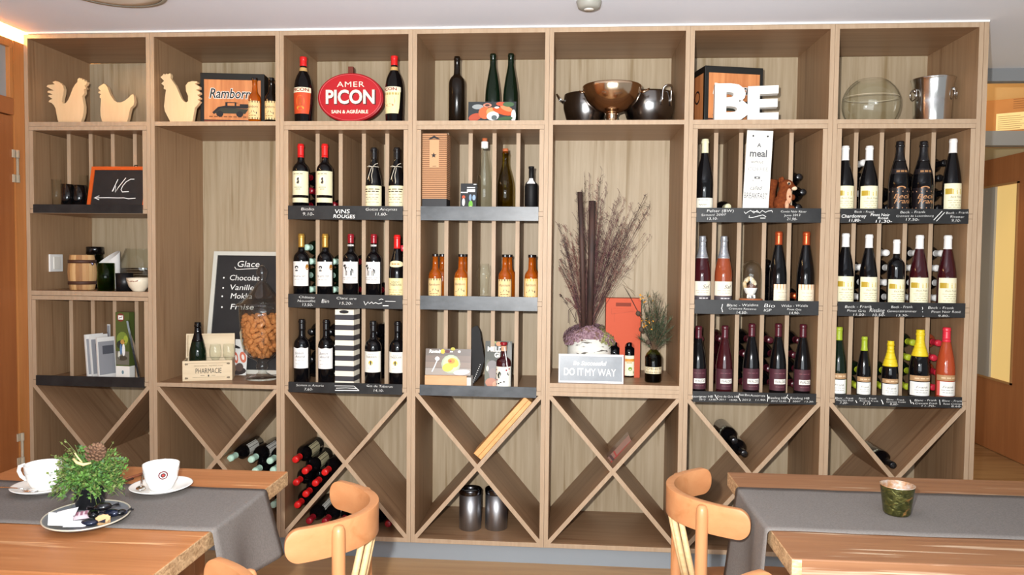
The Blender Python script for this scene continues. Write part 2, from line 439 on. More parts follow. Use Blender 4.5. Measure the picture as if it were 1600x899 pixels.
# ------------------------------------------------------------------ shelving: seven bays
BAYN = ['leftmost bay with the hens', 'bay with the white framed blackboard', 'bay under the red oval sign', 'bay under the three bare bottles',
        'bay under the steel bowls', 'bay under the white BE letters', 'rightmost bay under the champagne bucket']
t_ = TB-.0006
for i in range(7):
    x0 = i*WB
    u = thing('shelving_bay', f'tall oak decor shelving bay, {["first", "second", "third", "fourth", "fifth", "sixth", "last"][i]} from the left', 'shelf unit', (x0, 0, Z0), 0, 'oak shelving bays along the wall')
    H = ZTOP-Z0
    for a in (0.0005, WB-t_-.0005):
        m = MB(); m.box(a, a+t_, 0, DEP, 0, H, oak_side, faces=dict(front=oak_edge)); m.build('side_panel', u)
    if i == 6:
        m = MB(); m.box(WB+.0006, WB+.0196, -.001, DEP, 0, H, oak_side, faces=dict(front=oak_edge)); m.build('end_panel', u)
    xa, xb = TB, WB-TB
    def board(z0, z1, name, y1=DEP-.009, par=u):
        m = MB(); m.box(xa, xb, 0.0005, y1, z0-Z0, z1-Z0, oak_sideh, faces=dict(front=oak_edge)); m.build(name, par)
    board(ZTOP-TB, ZTOP, 'top_panel'); board(ZS-TB, ZS, 'shelf'); board(Z0, ZF, 'bottom_panel')
    if i == 0: board(1.1775, 1.199, 'shelf')
    if i == 1: board(ZX, .784, 'shelf')
    if i == 4:
        m = MB()
        for k in range(3):
            z = ZX-Z0+k*.019; m.box(xa, xb, .0005, DEP-.009, z, z+.0183, oak_sideh, faces=dict(front=oak_edge))
        m.build('shelf', u)
    m = MB(); m.box(xa, xb, DEP-.008, DEP, 0.02, H-.02, oak_v); m.build('back_panel', u)
    # the cross of diagonal boards in the bottom cell
    za, zb = ZF-Z0, ZX-Z0-.001
    L = sqrt((xb-xa)**2+(zb-za)**2); nx, nz = (zb-za)/L*TB/2, (xb-xa)/L*TB/2
    for k in (0, 1):
        A, B = ((xa, za), (xb, zb)) if k == 0 else ((xb, za), (xa, zb))
        dx, dz = (B[0]-A[0])/L, (B[1]-A[1])/L
        px_, pz_ = -dz*TB/2, dx*TB/2
        # ends trimmed to the side panels
        e = .010
        A2 = (A[0]+dx*e, A[1]+dz*e); B2 = (B[0]-dx*e, B[1]-dz*e)
        sx = 1 if k == 0 else -1
        poly = [(A[0], A[1]), (A[0]+sx*TB*.62, A[1]), (B[0], B[1]-TB*.78), (B[0], B[1]), (B[0]-sx*TB*.62, B[1]), (A[0], A[1]+TB*.78)]
        m = MB(); m.prism(poly, .0008 if k == 0 else .0012, DEP-.009, oak_edge, side=oak_diag[k]); m.build('cross_panel', u)

def insert(i, ztop, boards, lips, label, strips=True):
    """divided bottle rack slid into a bay; returns list of strip objects"""
    x0 = i*WB+TB+.0008; w = WB-2*TB-.0016; zb = boards[-1]-TB
    u = thing('divided_rack', label, 'rack', (x0, 0, zb), 0, 'divided racks inside the bays')
    m = MB(); m.box(0, w, 0, DEP-.01, ztop-TB-zb, ztop-.0008-zb, oak_sideh, faces=dict(front=oak_edge)); m.build('top_board', u)
    hi = ztop-TB
    out = []
    for k, b in enumerate(boards):
        m = MB(); m.box(0, w, 0, DEP-.01, b-TB-zb, b-zb, oak_sideh, faces=dict(front=oak_edge)); m.build('rack_board', u)
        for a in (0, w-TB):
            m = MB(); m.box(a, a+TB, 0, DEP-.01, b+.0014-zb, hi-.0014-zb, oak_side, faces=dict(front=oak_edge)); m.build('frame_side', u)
        inner = w-2*TB; cw = (inner-4*TB)/5
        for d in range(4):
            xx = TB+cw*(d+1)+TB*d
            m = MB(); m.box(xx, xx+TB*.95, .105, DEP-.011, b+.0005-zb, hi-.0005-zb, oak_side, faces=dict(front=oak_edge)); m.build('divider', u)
        l0, l1 = lips[k]
        m = MB(); m.box(TB+.001, w-TB-.001, -.0075, -.0008, l0-zb, l1-zb, chalk_black if strips or i == 0 else slate_strip)
        out.append(m.build('label_strip', u, label='black strip with chalk lettering' if strips else 'bare dark slate strip'))
        hi = b-TB
    return u, out, (x0, zb)
LIPS = [(1.535, 1.596), (1.14, 1.201), (.756, .803)]
ZI = ZS-TB
ins = {}
a_, s_, o_ = insert(0, ZI, [LV[0]], [(1.557, 1.596)], 'divided rack holding the blackboard with the arrow', False)
b_, s_, o_ = insert(0, 1.1765, [LV[2]], [(.760, .806)], 'divided rack holding the leaflets', False)
for i, lab in ((2, 'divided rack with chalk strips under the red oval sign'), (5, 'divided rack with chalk strips holding the toy squirrel'), (6, 'divided rack with chalk strips nearest the hall')):
    ins[i] = insert(i, ZI, list(LV), LIPS, lab)
ins[3] = insert(3, ZI, list(LV), LIPS, 'divided rack with bare slate strips and amber bottles', False)

PXM = .00281
def chalk_text(i, k, items, strokes=()):
    u, strips, (ox, oz) = ins[i]
    m = MB()
    for body, px, py, w, h, *bold in items:
        p = at(px, py, -.0085)
        b = bold[0] if bold else .004
        kx = PXM*1.0
        put_text(m, body, h*kx/.70, chalk, p.x-ox, p.z-oz, -.0083, width=w*kx, rot=rnd.uniform(-.02, .03), shear=.12, offset=(-.016 if b < .01 else 0)*h*kx/.70)
    for st in strokes:
        pts = [at(a, b, -.0085) for a, b in st[0]]
        put_line(m, [(p.x-ox, p.z-oz) for p in pts], st[1]*PXM, chalk, -.0083)
    m.build('chalk_lettering', strips[k])
chalk_text(2, 0, [('Biolio', 480.3, 327, 21, 4.6), ('9,10-', 481.5, 334.8, 18, 5), ('ViNS', 534.3, 330.8, 24, 6.5, .012), ('ROUGES', 537.3, 338.6, 35, 5.6, .012), ('Gotas Ancynas', 595.5, 327.4, 50, 4.2), ('11,60-', 595, 335, 19, 4.8)])
chalk_text(2, 1, [('Château', 479, 464.8, 25, 3.9), ('Nouvellic', 478.5, 470.6, 29, 3.9), ('13,50-', 480, 476.6, 17, 4.4), ('Bin', 508, 471, 12, 6), ('Clanc ure', 541, 466.6, 32, 4), ('15,20-', 539.7, 474.4, 21, 4.4)],
           [([(568.5, 471), (571, 477), (575, 472), (577, 475), (581, 472), (583, 475), (587, 473), (591, 475), (597, 473.5)], .8), ([(592, 469), (596, 467.3), (599, 468.5)], .8), ([(602, 471), (618, 471.4)], .7), ([(598, 478), (607, 478)], 1.2)])
chalk_text(2, 2, [('Somm n Anuria', 484, 602.7, 45, 3.6), ('7,60-', 482, 608.8, 14, 4.2), ('Gts de Taberan', 593, 604, 42, 3.6), ('14,10-', 591, 610.8, 16, 4.2)],
           [([(523, 603.2), (553, 603.6)], .9), ([(525, 607), (540, 606.4), (557, 607.3)], .9), ([(553, 603.6), (560, 609.5)], .7), ([(523.5, 610.3), (561, 610.5)], 1.3)])
chalk_text(5, 0, [('Pelter (BW)', 1125.3, 329.8, 40, 4.2), ('Simoni 2007', 1114.8, 336, 37, 3.2), ('13,10-', 1112.8, 342, 16, 3.8), ('Cuvée Noir Réser', 1240, 330.8, 38, 3.2), ('Juno 2013', 1238, 336.6, 24, 3.2), ('21,90-', 1237.5, 342.6, 15, 4)],
           [([(1163, 331), (1165, 334), (1169, 331), (1173, 329), (1178, 333), (1183, 329), (1187, 333), (1191, 329), (1196, 332), (1200, 330), (1206, 329), (1207, 332)], .8),
            ([(1176, 330), (1186, 332)], .8), ([(1171, 337), (1170, 340), (1176, 340), (1184, 338), (1192, 336), (1197, 339)], .8), ([(1188, 341), (1196, 341)], .8)])
chalk_text(5, 1, [('Blanc - Waldins', 1160, 477.2, 47, 4), ('Crémant Rosanne', 1160, 482.9, 41, 2.9), ('14,50-', 1158.7, 488.8, 16, 4.2), ('Bio', 1202, 478, 16, 5.4), ('IGP', 1199, 485.2, 11, 4.4, 0), ('Waka - Waldis', 1241.4, 478.2, 39, 3.8), ('Pinot Gris', 1240.8, 483.9, 21, 3), ('14,90-', 1240.8, 489.6, 15, 3.8)],
           [([(1129, 475.5), (1128, 481), (1127, 482), (1128, 483), (1129, 488)], .9)])
chalk_text(5, 2, [('Sauvignac HB', 1097, 620, 32, 3.4), ('2012   13,90-', 1106, 624.8, 27, 2.6), ('Gris de Gris HB', 1136.7, 620.2, 32, 3.2), ('2011   10,90-', 1138, 625.2, 28, 2.6), ('Pinot Blanc', 1163, 617.6, 17, 3.6), ('Auxerrois', 1184, 618.6, 22, 3.6), ('2012   11,90-', 1178, 625.4, 36, 2.8), ('Riesling HB', 1214, 622.4, 27, 3.6), ('2012 12,90-', 1217, 627.4, 24, 2.4), ('Riesling HB', 1249.5, 622.8, 28, 3.4), ('2007   13,30-', 1255, 628, 32, 2.4)],
           [([(1117, 617), (1119, 621), (1122, 625)], .8), ([(1155, 616), (1154, 621), (1157, 627)], .8), ([(1199, 617), (1200, 622), (1199, 628)], .8), ([(1231, 617), (1229, 621), (1234, 625), (1233, 629)], .8)])
chalk_text(6, 0, [('Beck - Frank', 1350.6, 331.2, 29, 3, 0), ('Chardonnay', 1333.8, 338, 36, 5, .012), ('11,80-', 1335, 344.6, 17, 4.2, .012), ('Pinot Noir', 1375, 336, 28, 4.2, .012), ('Rosé', 1379.5, 341, 15, 3.6, .012), ('11,30-', 1380, 346.2, 24, 4, .012), ('Beck - Frank', 1426, 331.7, 36, 3.6, 0), ('Crémant de Luxembourg', 1429.4, 337.6, 54, 3, 0), ('17,50-', 1425, 343.4, 19, 4, 0), ('Beck - Frank', 1495.5, 332.7, 32, 3.2, 0), ('Rivaner', 1495.5, 339, 20, 3.6, 0), ('9,10-', 1494, 345, 13, 4.4, 0)],
           [([(1459, 344), (1472.3, 330)], .9), ([(1463, 346), (1476, 332)], .8)])
chalk_text(6, 1, [('Beck - Frank', 1340.8, 479.6, 39, 4), ('Pinot Gris', 1338, 486, 27, 3.6), ('11,50-', 1342, 492.2, 18, 3.4), ('Riesling', 1370, 485.4, 22, 6.2), ('10,50-', 1372.4, 492.6, 18, 3.8), ('Beck - Frank', 1409, 480, 31, 3.6), ('Gewürztraminer', 1409, 486.6, 43, 3.6), ('13,30-', 1409, 493.2, 17, 3.2), ('Beck - Frank', 1470, 481.4, 37, 3.8), ('Pinot Noir Rosé', 1478, 487.6, 42, 3.6), ('9,80-', 1474.4, 494, 16, 3.2)],
           [([(1441, 480), (1442, 482), (1441, 484)], .7), ([(1441.3, 487), (1441.8, 488)], .8), ([(1442, 494), (1442.3, 495)], .8)])
chalk_text(6, 2, [('Blanc - Frank', 1319, 622.6, 27, 3), ('Pinot Noir Rosé', 1319.8, 626, 25, 2.4), ('7,20-', 1318.4, 630, 12, 3.4), ('Pinot - Frank', 1355.5, 623.2, 26, 3), ('Riesling Frank', 1357.6, 627, 27, 2.5), ('7,19', 1354, 631.3, 11, 3.8), ('Blanc - Frank', 1399, 625, 26, 2.6), ('Crémant Cuvée', 1400, 628.5, 28, 2.6), ('8,60-', 1397, 632.2, 12, 3.2), ('Blanc - Frank', 1446, 626, 32, 3.2), ('Crémant Frank', 1447, 630.7, 32, 3), ('11,70-', 1450, 634.8, 20, 2.8), ('Blanc - Frank', 1487.6, 627, 29, 3, 0), ('Rosé Crémant', 1489, 631.6, 28, 2.8, 0), ('8,60-', 1494.5, 635.6, 15, 2.8)],
           [([(1337, 626), (1339, 630)], .9), ([(1377, 625), (1379, 629), (1380, 632)], 1.1), ([(1422, 625), (1424, 631)], 1), ([(1426, 629), (1428, 632)], 1), ([(1468, 625), (1469, 633)], .8)])

# ------------------------------------------------------------------ bottles
PROF = dict(
    bordeaux=[(0, 0), (.9, .0), (1, .012), (1, .585), (.985, .62), (.90, .66), (.72, .695), (.54, .715), (.43, .735), (.39, .76), (.375, .82), (.37, .945), (.41, .95), (.41, .975), (.37, .98), (.36, 1)],
    burgundy=[(0, 0), (.9, 0), (1, .012), (1, .40), (.985, .45), (.93, .51), (.82, .58), (.66, .66), (.51, .73), (.42, .78), (.385, .82), (.375, .945), (.42, .95), (.42, .975), (.38, .98), (.37, 1)],
    flute=[(0, 0), (.9, 0), (1, .01), (1, .36), (.98, .43), (.92, .50), (.82, .58), (.68, .67), (.54, .75), (.45, .80), (.40, .84), (.385, .95), (.42, .955), (.42, .98), (.37, 1)],
    champagne=[(0, 0), (.9, 0), (1, .012), (1, .41), (.98, .47), (.92, .53), (.80, .61), (.64, .69), (.51, .75), (.42, .80), (.37, .85), (.35, .92), (.40, .925), (.40, .95), (.36, .955), (.35, 1)],
    beer=[(0, 0), (.88, 0), (1, .015), (1, .50), (.98, .545), (.90, .59), (.70, .635), (.52, .67), (.45, .71), (.42, .80), (.40, .93), (.45, .935), (.45, 1)],
    round=[(0, 0), (.92, 0), (1, .012), (1, .56), (.95, .61), (.80, .65), (.58, .68), (.42, .70), (.38, .72), (.38, .95), (.44, .955), (.44, 1)],
    amaro=[(0, 0), (.9, 0), (.93, .03), (1, .40), (1, .50), (.97, .57), (.88, .65), (.70, .72), (.50, .77), (.39, .81), (.36, .85), (.35, .95), (.38, .955), (.38, 1)],
)
def rad(kind, z):
    p = PROF[kind]
    for (r0, a), (r1, b) in zip(p, p[1:]):
        if a <= z <= b: return r0+(r1-r0)*((z-a)/(b-a) if b > a else 0)
    return p[-1][0]
GL = dict(
    black=mat('near_black_wine_glass', '0b0a0c', .07, spec=.4),
    green=mat('dark_green_bottle_glass', '0c1a0e', .06, spec=.4),
    brown=mat('dark_brown_bottle_glass', '17100a', .16, spec=.35),
    amber=mat('amber_cider_glass', 'c4620f', .05, trans=.55, spec=.6),
    rose=mat('rose_wine_glass', 'a8502e', .06, trans=.35, spec=.6),
    rosedark=mat('dark_rose_wine_glass', '3c1016', .06, trans=.15, spec=.6),
    pink=mat('salmon_wine_glass', 'c0522e', .06, trans=.3, spec=.6),
    olive=thin_glass('olive_clear_bottle_glass', 'b6aa48', '6a6226'),
    clear=thin_glass('clear_bottle_glass', 'eceeea', '8a8880', 1.5),
    matte=mat('matte_black_bottle', '0c0c0e', .55, spec=.3),
)
CAPC = dict(red=('d3201f', .3), darkred=('8c1220', .3), gold=('c79a45', .35), black=('131214', .25), white=('eceae6', .5), cream=('dcd9b4', .5),
            copper=('c4562c', .3), burg=('4a1520', .3), silver=('a9acb2', .25), green=('9fb02c', .45), yellow=('e0c41c', .5), lime=('b4c22e', .45), mint=('bfe3cf', .4), rosered=('d82f42', .35))
def capmat(c):
    col, r = CAPC[c]; return mat(c+'_capsule_foil', col, r, .6 if c in ('silver', 'gold', 'copper') else 0, coat=.2)

_bm = {}
def body_mesh(kind, H, R, gl):
    k = ('body', kind, H, R, gl)
    if k not in _bm:
        m = MB(); m.lathe([(max(r*R, .0001), z*H) for r, z in PROF[kind]]+[(.0001, H)], GL[gl], 28); _bm[k] = m.mesh('bottle_glass')
    return _bm[k]
def cap_mesh(kind, H, R, z0, cm, wrinkle=False, band=None):
    k = ('cap', kind, H, R, z0, cm.name, wrinkle)
    if k not in _bm:
        m = MB(); zs = sorted(set([z0]+[z for _, z in PROF[kind] if z > z0]+[z0+(1-z0)*j/(24 if wrinkle else 10) for j in range(25 if wrinkle else 11)]))
        pr = []
        for j, z in enumerate(zs):
            w = .0009+(.0016*(j % 2) if wrinkle else 0)
            pr.append((rad(kind, z)*R+w, z*H))
        pr += [(pr[-1][0]-.0015, H+.0012), (.0001, H+.0014)]
        m.lathe([(pr[0][0]-.0008, pr[0][1])]+pr, cm, 24); _bm[k] = m.mesh('capsule')
    return _bm[k]
class Label:
    """paper label wrapped on a bottle: u in -1..1 across, v in 0..1 up"""
    def __init__(s, kind, H, R, z0, z1, half, col, off=.0005, shape=None, rough=.6):
        s.kind, s.H, s.R, s.z0, s.z1, s.half = kind, H, R, z0, z1, half
        s.mb = MB(); s.mb.fix = False; s.off = off
        n, k = 14, 4; vs = []
        for j in range(k+1):
            for i in range(n+1):
                u = -1+2*i/n; v = j/k
                if shape: u2, v2 = shape(u, v)
                else: u2, v2 = u, v
                vs.append(s.pt(u2, v2))
        fs = [(j*(n+1)+i, j*(n+1)+i+1, (j+1)*(n+1)+i+1, (j+1)*(n+1)+i) for j in range(k) for i in range(n)]
        s.mb.add(vs, fs, mat('label_'+col, col, rough), True)
    def pt(s, u, v, o=0):
        z = s.z0+(s.z1-s.z0)*v; a = -pi/2+u*s.half; r = rad(s.kind, min(max(z, .001), .999))*s.R+s.off+o
        return (r*cos(a), r*sin(a), z*s.H)
    def rect(s, u0, u1, v0, v1, col, o=.0003):
        n = 6; vs = []
        for v in (v0, v1):
            for i in range(n+1): vs.append(s.pt(u0+(u1-u0)*i/n, v, o))
        s.mb.add(vs, [(i, i+1, n+2+i, n+1+i) for i in range(n)], mat('print_'+col, col, .6), True); return s
    def poly(s, pts, col, o=.0004):
        s.mb.add([s.pt(u, v, o) for u, v in pts], [tuple(range(len(pts)))], mat('print_'+col, col, .6)); return s
    def disc(s, u, v, ru, rv, col, o=.0004, n=12):
        return s.poly([(u+ru*cos(2*pi*i/n), v+rv*sin(2*pi*i/n)) for i in range(n)], col, o)
    def text(s, body, u, v, w, h, col, o=.0005, **kw):
        """w in u units, h in v units"""
        vs, fs = text_geo(body, 1, **kw); xs = [p[0] for p in vs]; ys = [p[1] for p in vs]
        sx = w/(max(xs)-min(xs)); sy = h/(max(ys)-min(ys))
        s.mb.add([s.pt(u+p[0]*sx, v+p[1]*sy, o) for p in vs], fs, mat('print_'+col, col, .6)); return s
    def bars(s, rows, col, u0=-.6, u1=.6, hh=.02):
        for k, v in enumerate(rows):
            q = (k*37 % 5)*.06; n = 3+k % 2; L = (u1-u0-2*q)/n
            for j in range(n): s.rect(u0+q+j*L, u0+q+j*L+L*.8, v-hh, v+hh, col)
        return s

def mk_labels(style, kind, H, R):
    """list of (part name, mesh) for a label style"""
    k = ('lab', style, kind, H, R)
    if k in _bm: return _bm[k]
    L = lambda *a, **q: Label(kind, H, R, *a, **q); out = []
    if style == 'emblem':
        l = L(.235, .59, 1.45, 'e4dcb6'); l.disc(.0, .60, .26, .20, 'f3efdc'); l.poly([(-.12, .50), (.02, .46), (.12, .54), (.06, .62), (.10, .72), (-.02, .74), (-.10, .66), (-.02, .60)], '3b332c', .0006)
        l.bars([.88, .32, .24], '7d7358', -.45, .45, .015); out.append(('paper_label', l))
        l = L(.125, .195, 1.45, 'e4dcb6'); out.append(('lower_label', l))
    elif style == 'twine':
        l = L(.05, .40, 1.45, 'e7dfba'); l.bars([.84, .74], '4f4634', -.8, .8, .022); l.bars([.62, .48, .40, .26], '8f866a', -.75, .75, .012); out.append(('paper_label', l))
    elif style == 'goldcap':
        l = L(.19, .57, 1.35, 'ece9e2'); l.disc(-.22, .76, .2, .07, '2b2b2e'); l.rect(-.36, -.08, .60, .66, '55565a'); l.bars([.42, .38, .27], '9a9894', -.7, .7, .012)
        l.disc(.82, .77, .2, .12, 'a9742c', .0007); out.append(('paper_label', l))
    elif style == 'horse':
        l = L(.24, .575, 1.35, 'ece9e4')
        l.disc(0, .62, .36, .105, '17161a'); l.poly([(-.36, .64), (-.15, .72), (-.30, .88), (-.46, .86), (-.62, .80), (-.58, .76), (-.44, .77)], '17161a', .0006)
        for q in (-.30, -.16, .18, .30): l.rect(q-.035, q+.035, .36, .60, '17161a')
        l.poly([(.30, .68), (.46, .62), (.44, .46), (.38, .46), (.36, .60)], '17161a', .0006)
        l.bars([.26, .18], 'a39f98', -.7, .8, .014); out.append(('paper_label', l))
    elif style == 'shield':
        l = L(.03, .33, 1.45, 'e8d9a2'); l.text('GRAND', 0, .80, .7, .1, '33291c'); l.text('TABERAN', 0, .66, 1.0, .12, '33291c'); l.bars([.40, .28, .16], 'a98d5c', -.7, .7, .014); out.append(('paper_label', l))
        l = L(.50, .60, 1.2, 'e6dcb0', shape=lambda u, v: (u, .5+(v-.5)*(1-.55*abs(u)**2))); l.bars([.5], 'b57f3a', -.5, .5, .1); out.append(('neck_label', l))
    elif style == 'script':
        l = L(.255, .57, 1.25, 'ebe9e5', shape=lambda u, v: (u, v+(.02*math.sin(u*7) if v > .9 else 0)))
        l.text('Somm', -.05, .74, .9, .13, '3b3a40', shear=.4); l.text('Anuria', .05, .58, 1.0, .13, '3b3a40', shear=.4); l.bars([.40, .22], 'b3b0ac', -.5, .6, .012); out.append(('paper_label', l))
    elif style == 'leaf':
        l = L(.22, .54, 1.35, 'ece9dd'); l.text('TABERAN', 0, .74, 1.0, .10, '4a4436'); l.bars([.86], 'a9a392', -.25, .25, .012)
        l.disc(-.03, .46, .20, .12, 'd8b94a'); l.disc(-.03, .46, .07, .11, '4b4524', .0006); l.bars([.2], 'bdb8aa', -.3, .3, .012); out.append(('paper_label', l))
    elif style == 'plainlow':
        l = L(.03, .205, 1.15, 'e9e6d6'); l.bars([.85, .5, .45], '8e8a7c', -.8, .3, .02); out.append(('paper_label', l))
    elif style == 'rosechamp':
        l = L(.125, .335, 1.4, 'e6dfcb'); l.text('Saf', .2, .62, .7, .26, '4c443c', shear=.35); l.bars([.35, .2], 'b8ad98', -.6, .6, .02); out.append(('paper_label', l))
        l = L(.055, .12, 1.4, '4a4348'); l.bars([.5], 'cfc9c9', -.3, .5, .12); out.append(('lower_label', l))
    elif style == 'copperflute':
        l = L(.025, .285, 1.15, 'e9dcc2'); l.rect(-1, 1, .80, 1, 'd39c6e'); l.rect(-1, 1, .72, .80, 'ddb48d'); l.bars([.56, .38, .3, .2], 'c3ad8a', -.6, .6, .012); out.append(('paper_label', l))
    elif style == 'maroon':
        l = L(.075, .375, 1.45, '47202a'); l.rect(-.5, .55, .30, .53, 'e9e5dc'); l.text('WALDIS', .02, .41, .9, .13, '2a2226', .0006); l.bars([.80, .18], '7d4b54', -.5, .5, .014); out.append(('paper_label', l))
    elif style == 'landscape':
        l = L(.035, .41, 1.4, 'ece6c4'); l.rect(-.9, .95, .62, .80, 'd3bd5e'); l.rect(-.85, -.35, .62, .82, 'b3952a', .0005)
        l.poly([(-.2, .62), (.1, .70), (.35, .66), (.6, .74), (.95, .70), (.95, .62)], '8f7d24', .0006); l.disc(.05, .74, .22, .05, 'ece6c4', .0007)
        l.text('Beck Frank', 0, .52, .95, .07, '8a7c50', shear=.3); l.bars([.40, .32, .24, .16], 'b9ae84', -.65, .65, .010); out.append(('paper_label', l))
    elif style == 'coppertext':
        l = L(.05, .36, 1.45, '191416', rough=.3); l.rect(-1, 1, .82, .86, 'b98a68'); l.rect(-1, 1, .10, .14, 'b98a68'); l.text('Beck', -.05, .62, 1.2, .2, 'c08a5c', shear=.35); l.text('Frank', .05, .40, 1.3, .2, 'c08a5c', shear=.35)
        l.disc(-.1, 1.0, .3, .07, 'c08a5c'); out.append(('paper_label', l))
        l = L(.55, .62, 1.4, '1d181a', rough=.3); l.bars([.5], '9b7048', -.5, .5, .2); out.append(('neck_label', l))
    elif style in ('greenside', 'redside', 'plainside'):
        side = dict(greenside='a3b93a', redside='e5645a', plainside='f0efe8')[style]
        l = L(.055, .255, 1.35, 'f0efe8'); l.rect(.68, 1, 0, 1, side) if style != 'redside' else l.rect(-1, -.72, 0, 1, side)
        l.text('Frank', -.1, .62, .9, .16, '77756c', shear=.35); l.bars([.40, .24], 'a9a79e', -.6, .5, .02); out.append(('paper_label', l))
        l = L(.268, .345, 1.4, 'b08a62'); l.bars([.5], 'd9bf9a', -.6, .6, .12); out.append(('upper_label', l))
    elif style == 'picon_orange':
        l = L(.14, .47, 1.2, 'cf4a22', shape=lambda u, v: (u*(.80+.2*v**.5), v)); l.disc(0, .55, .4, .28, 'd9702a'); l.disc(0, .50, .2, .2, 'b8501c', .0006); l.disc(0, .25, .35, .10, 'c8912e', .0006); out.append(('paper_label', l))
        l = L(.455, .53, 1.25, 'ece2c2', off=.0009); l.text('PICON', 0, .5, 1.5, .62, '8c2a1c', offset=.03); out.append(('upper_label', l))
    elif style == 'picon_cream':
        l = L(.14, .47, 1.2, 'e9dfa8', shape=lambda u, v: (u*(.80+.2*v**.5), v)); l.disc(0, .55, .5, .26, 'd3c07e'); l.disc(0, .60, .36, .22, 'e9dfa8', .0006); l.disc(-.05, .36, .4, .07, 'b5703c', .0006); l.rect(-.8, .8, .82, .92, 'b8a25e'); out.append(('paper_label', l))
        l = L(.455, .53, 1.25, 'ece2c2', off=.0009); l.text('PICON', -.15, .5, 1.5, .62, '8c2a1c', offset=.03); out.append(('upper_label', l))
    elif style == 'cider':
        l = L(.06, .47, 1.3, 'e3c48c'); l.rect(-1, 1, .90, 1, '4a3a20'); l.rect(-1, 1, 0, .10, '4a3a20'); l.text('Ramborn', 0, .68, 1.3, .13, '4a3420', shear=.2)
        l.poly([(-.5, .34), (-.2, .34), (-.1, .46), (.2, .46), (.25, .38), (.55, .40), (.55, .28), (-.5, .28)], '2b2420'); l.bars([.2], '8c6c3c', -.5, .5, .02); out.append(('paper_label', l))
    elif style == 'cider_yellow':
        l = L(.06, .49, 1.3, 'e3c48c'); l.rect(-1, 1, .88, 1, 'd8a020'); l.rect(-1, 1, 0, .12, 'd8a020'); l.rect(-1, -.82, 0, 1, 'd8a020'); l.rect(.82, 1, 0, 1, 'd8a020'); l.text('Ramborn', 0, .68, 1.2, .13, '4a3420', shear=.2)
        l.poly([(-.5, .34), (-.2, .34), (-.1, .46), (.2, .46), (.25, .38), (.55, .40), (.55, .28), (-.5, .28)], '2b2420'); out.append(('paper_label', l))
    elif style == 'cat':
        l = L(.03, .50, 1.5, 'eceadd'); l.poly([(-.55, .62), (-.35, .80), (-.2, .74), (.45, .76), (.6, .62), (.5, .6), (.4, .66), (-.2, .62), (-.35, .48), (-.45, .48)], '26332e')
        for a, b in ((-.7, .85), (.6, .9), (-.6, .40), (.3, .85), (-.7, .2)): l.disc(a, b, .08, .04, '9c2c3a')
        for a, b in ((-.2, .30), (.1, .33), (-.4, .24), (-.7, .66)): l.disc(a, b, .10, .03, '22242a')
        l.bars([.46], 'b9b7a8', -.4, .4, .012); out.append(('paper_label', l))
    elif style == 'tag':
        l = L(.62, .74, .75, 'eeecea', off=.001); out.append(('paper_label', l))
    elif style == 'frog':
        l = L(.03, .50, 1.3, 'e9e4c8'); l.disc(-.05, .16, .6, .16, '6f8a2c'); l.disc(.1, .34, .22, .10, '7d9a34', .0006); l.poly([(-.8, .02), (.8, .02), (.6, .16), (-.7, .14)], '5d7a24', .0006)
        l.rect(-.5, .7, .70, .84, 'd8923a'); l.rect(-.3, .3, .62, .67, 'c0a060'); out.append(('paper_label', l))
    elif style == 'banner':
        l = L(.22, .52, 1.4, '8c7a52', rough=.7); l.rect(-1, 1, .06, .40, 'e8e0c8'); l.rect(-1, 1, .55, .92, 'e8e0c8'); l.text('Oberfl', 0, .72, 1.3, .24, '5a4a30', .0006); l.text('Elbling', 0, .22, 1.4, .22, '5a4a30', .0006); out.append(('paper_label', l))
    elif style == 'stockpale':
        l = L(.19, .56, 2.6, 'd9d7cf'); l.disc(0, .6, .12, .12, '6a6458'); out.append(('paper_label', l))
    elif style == 'stockcream':
        l = L(.20, .58, 2.6, 'cfc49c'); l.disc(0, .5, .10, .12, '7a6c48'); out.append(('paper_label', l))
    elif style == 'stockgrey':
        l = L(.50, .56, 2.8, 'c9cbb4'); l.disc(0, .5, .2, .3, '8f9070'); out.append(('paper_label', l))
    res = [(n, l.mb.mesh(n)) for n, l in out]
    _bm[k] = res
    return res

BK = {}  # bottle kinds: profile, H, R, glass, capsule, capsule start, label style
def bottle(name, label, loc, prof, H, R, gl, cap=None, capz=.8, style=None, rz=0, group=None, wrinkle=False, extra=None, rot=None):
    t = thing(name, label, 'bottle', loc, rz, group)
    if rot is not None: t.rotation_euler = rot
    link_mesh('bottle_glass', body_mesh(prof, H, R, gl), t)
    if cap: link_mesh('capsule', cap_mesh(prof, H, R, capz, capmat(cap), wrinkle), t)
    if style:
        for n, me in mk_labels(style, prof, H, R): link_mesh(n, me, t)
    if extra: extra(t, prof, H, R)
    return t
def on_shelf(px, pytop, pybot, Y): return at(px, (pytop+pybot)/2, Y).x
def twine(t, prof, H, R):
    m = MB(); tw = mat('white_twine', 'd9d2c0', .9)
    zz = .70
    r = rad(prof, zz)*R+.002
    m.tube([(r*cos(a), r*sin(a), zz*H) for a in [2*pi*k/14 for k in range(14)]], .0013, tw, 6, closed=True)
    m.tube([(-.002, -r-.001, zz*H), (-.014, -r-.004, zz*H+.003), (-.024, -r-.002, zz*H-.002)], .0012, tw, 6)
    m.tube([(.002, -r-.001, zz*H), (.014, -r-.004, zz*H+.010), (.025, -r-.002, zz*H+.014)], .0012, tw, 6)
    zs = [zz-.03*k for k in range(10)]
    m.tube([(.001+.002*sin(k), -(rad(prof, z)*R+.0022), z*H) for k, z in enumerate(zs)], .0013, tw, 6)
    m.tube([(-.003-.0022*k, -(rad(prof, z)*R*.97+.0022), z*H) for k, z in enumerate(zs[:8])], .0012, tw, 6)
    m.build('twine', t, label='white twine tied round the neck')
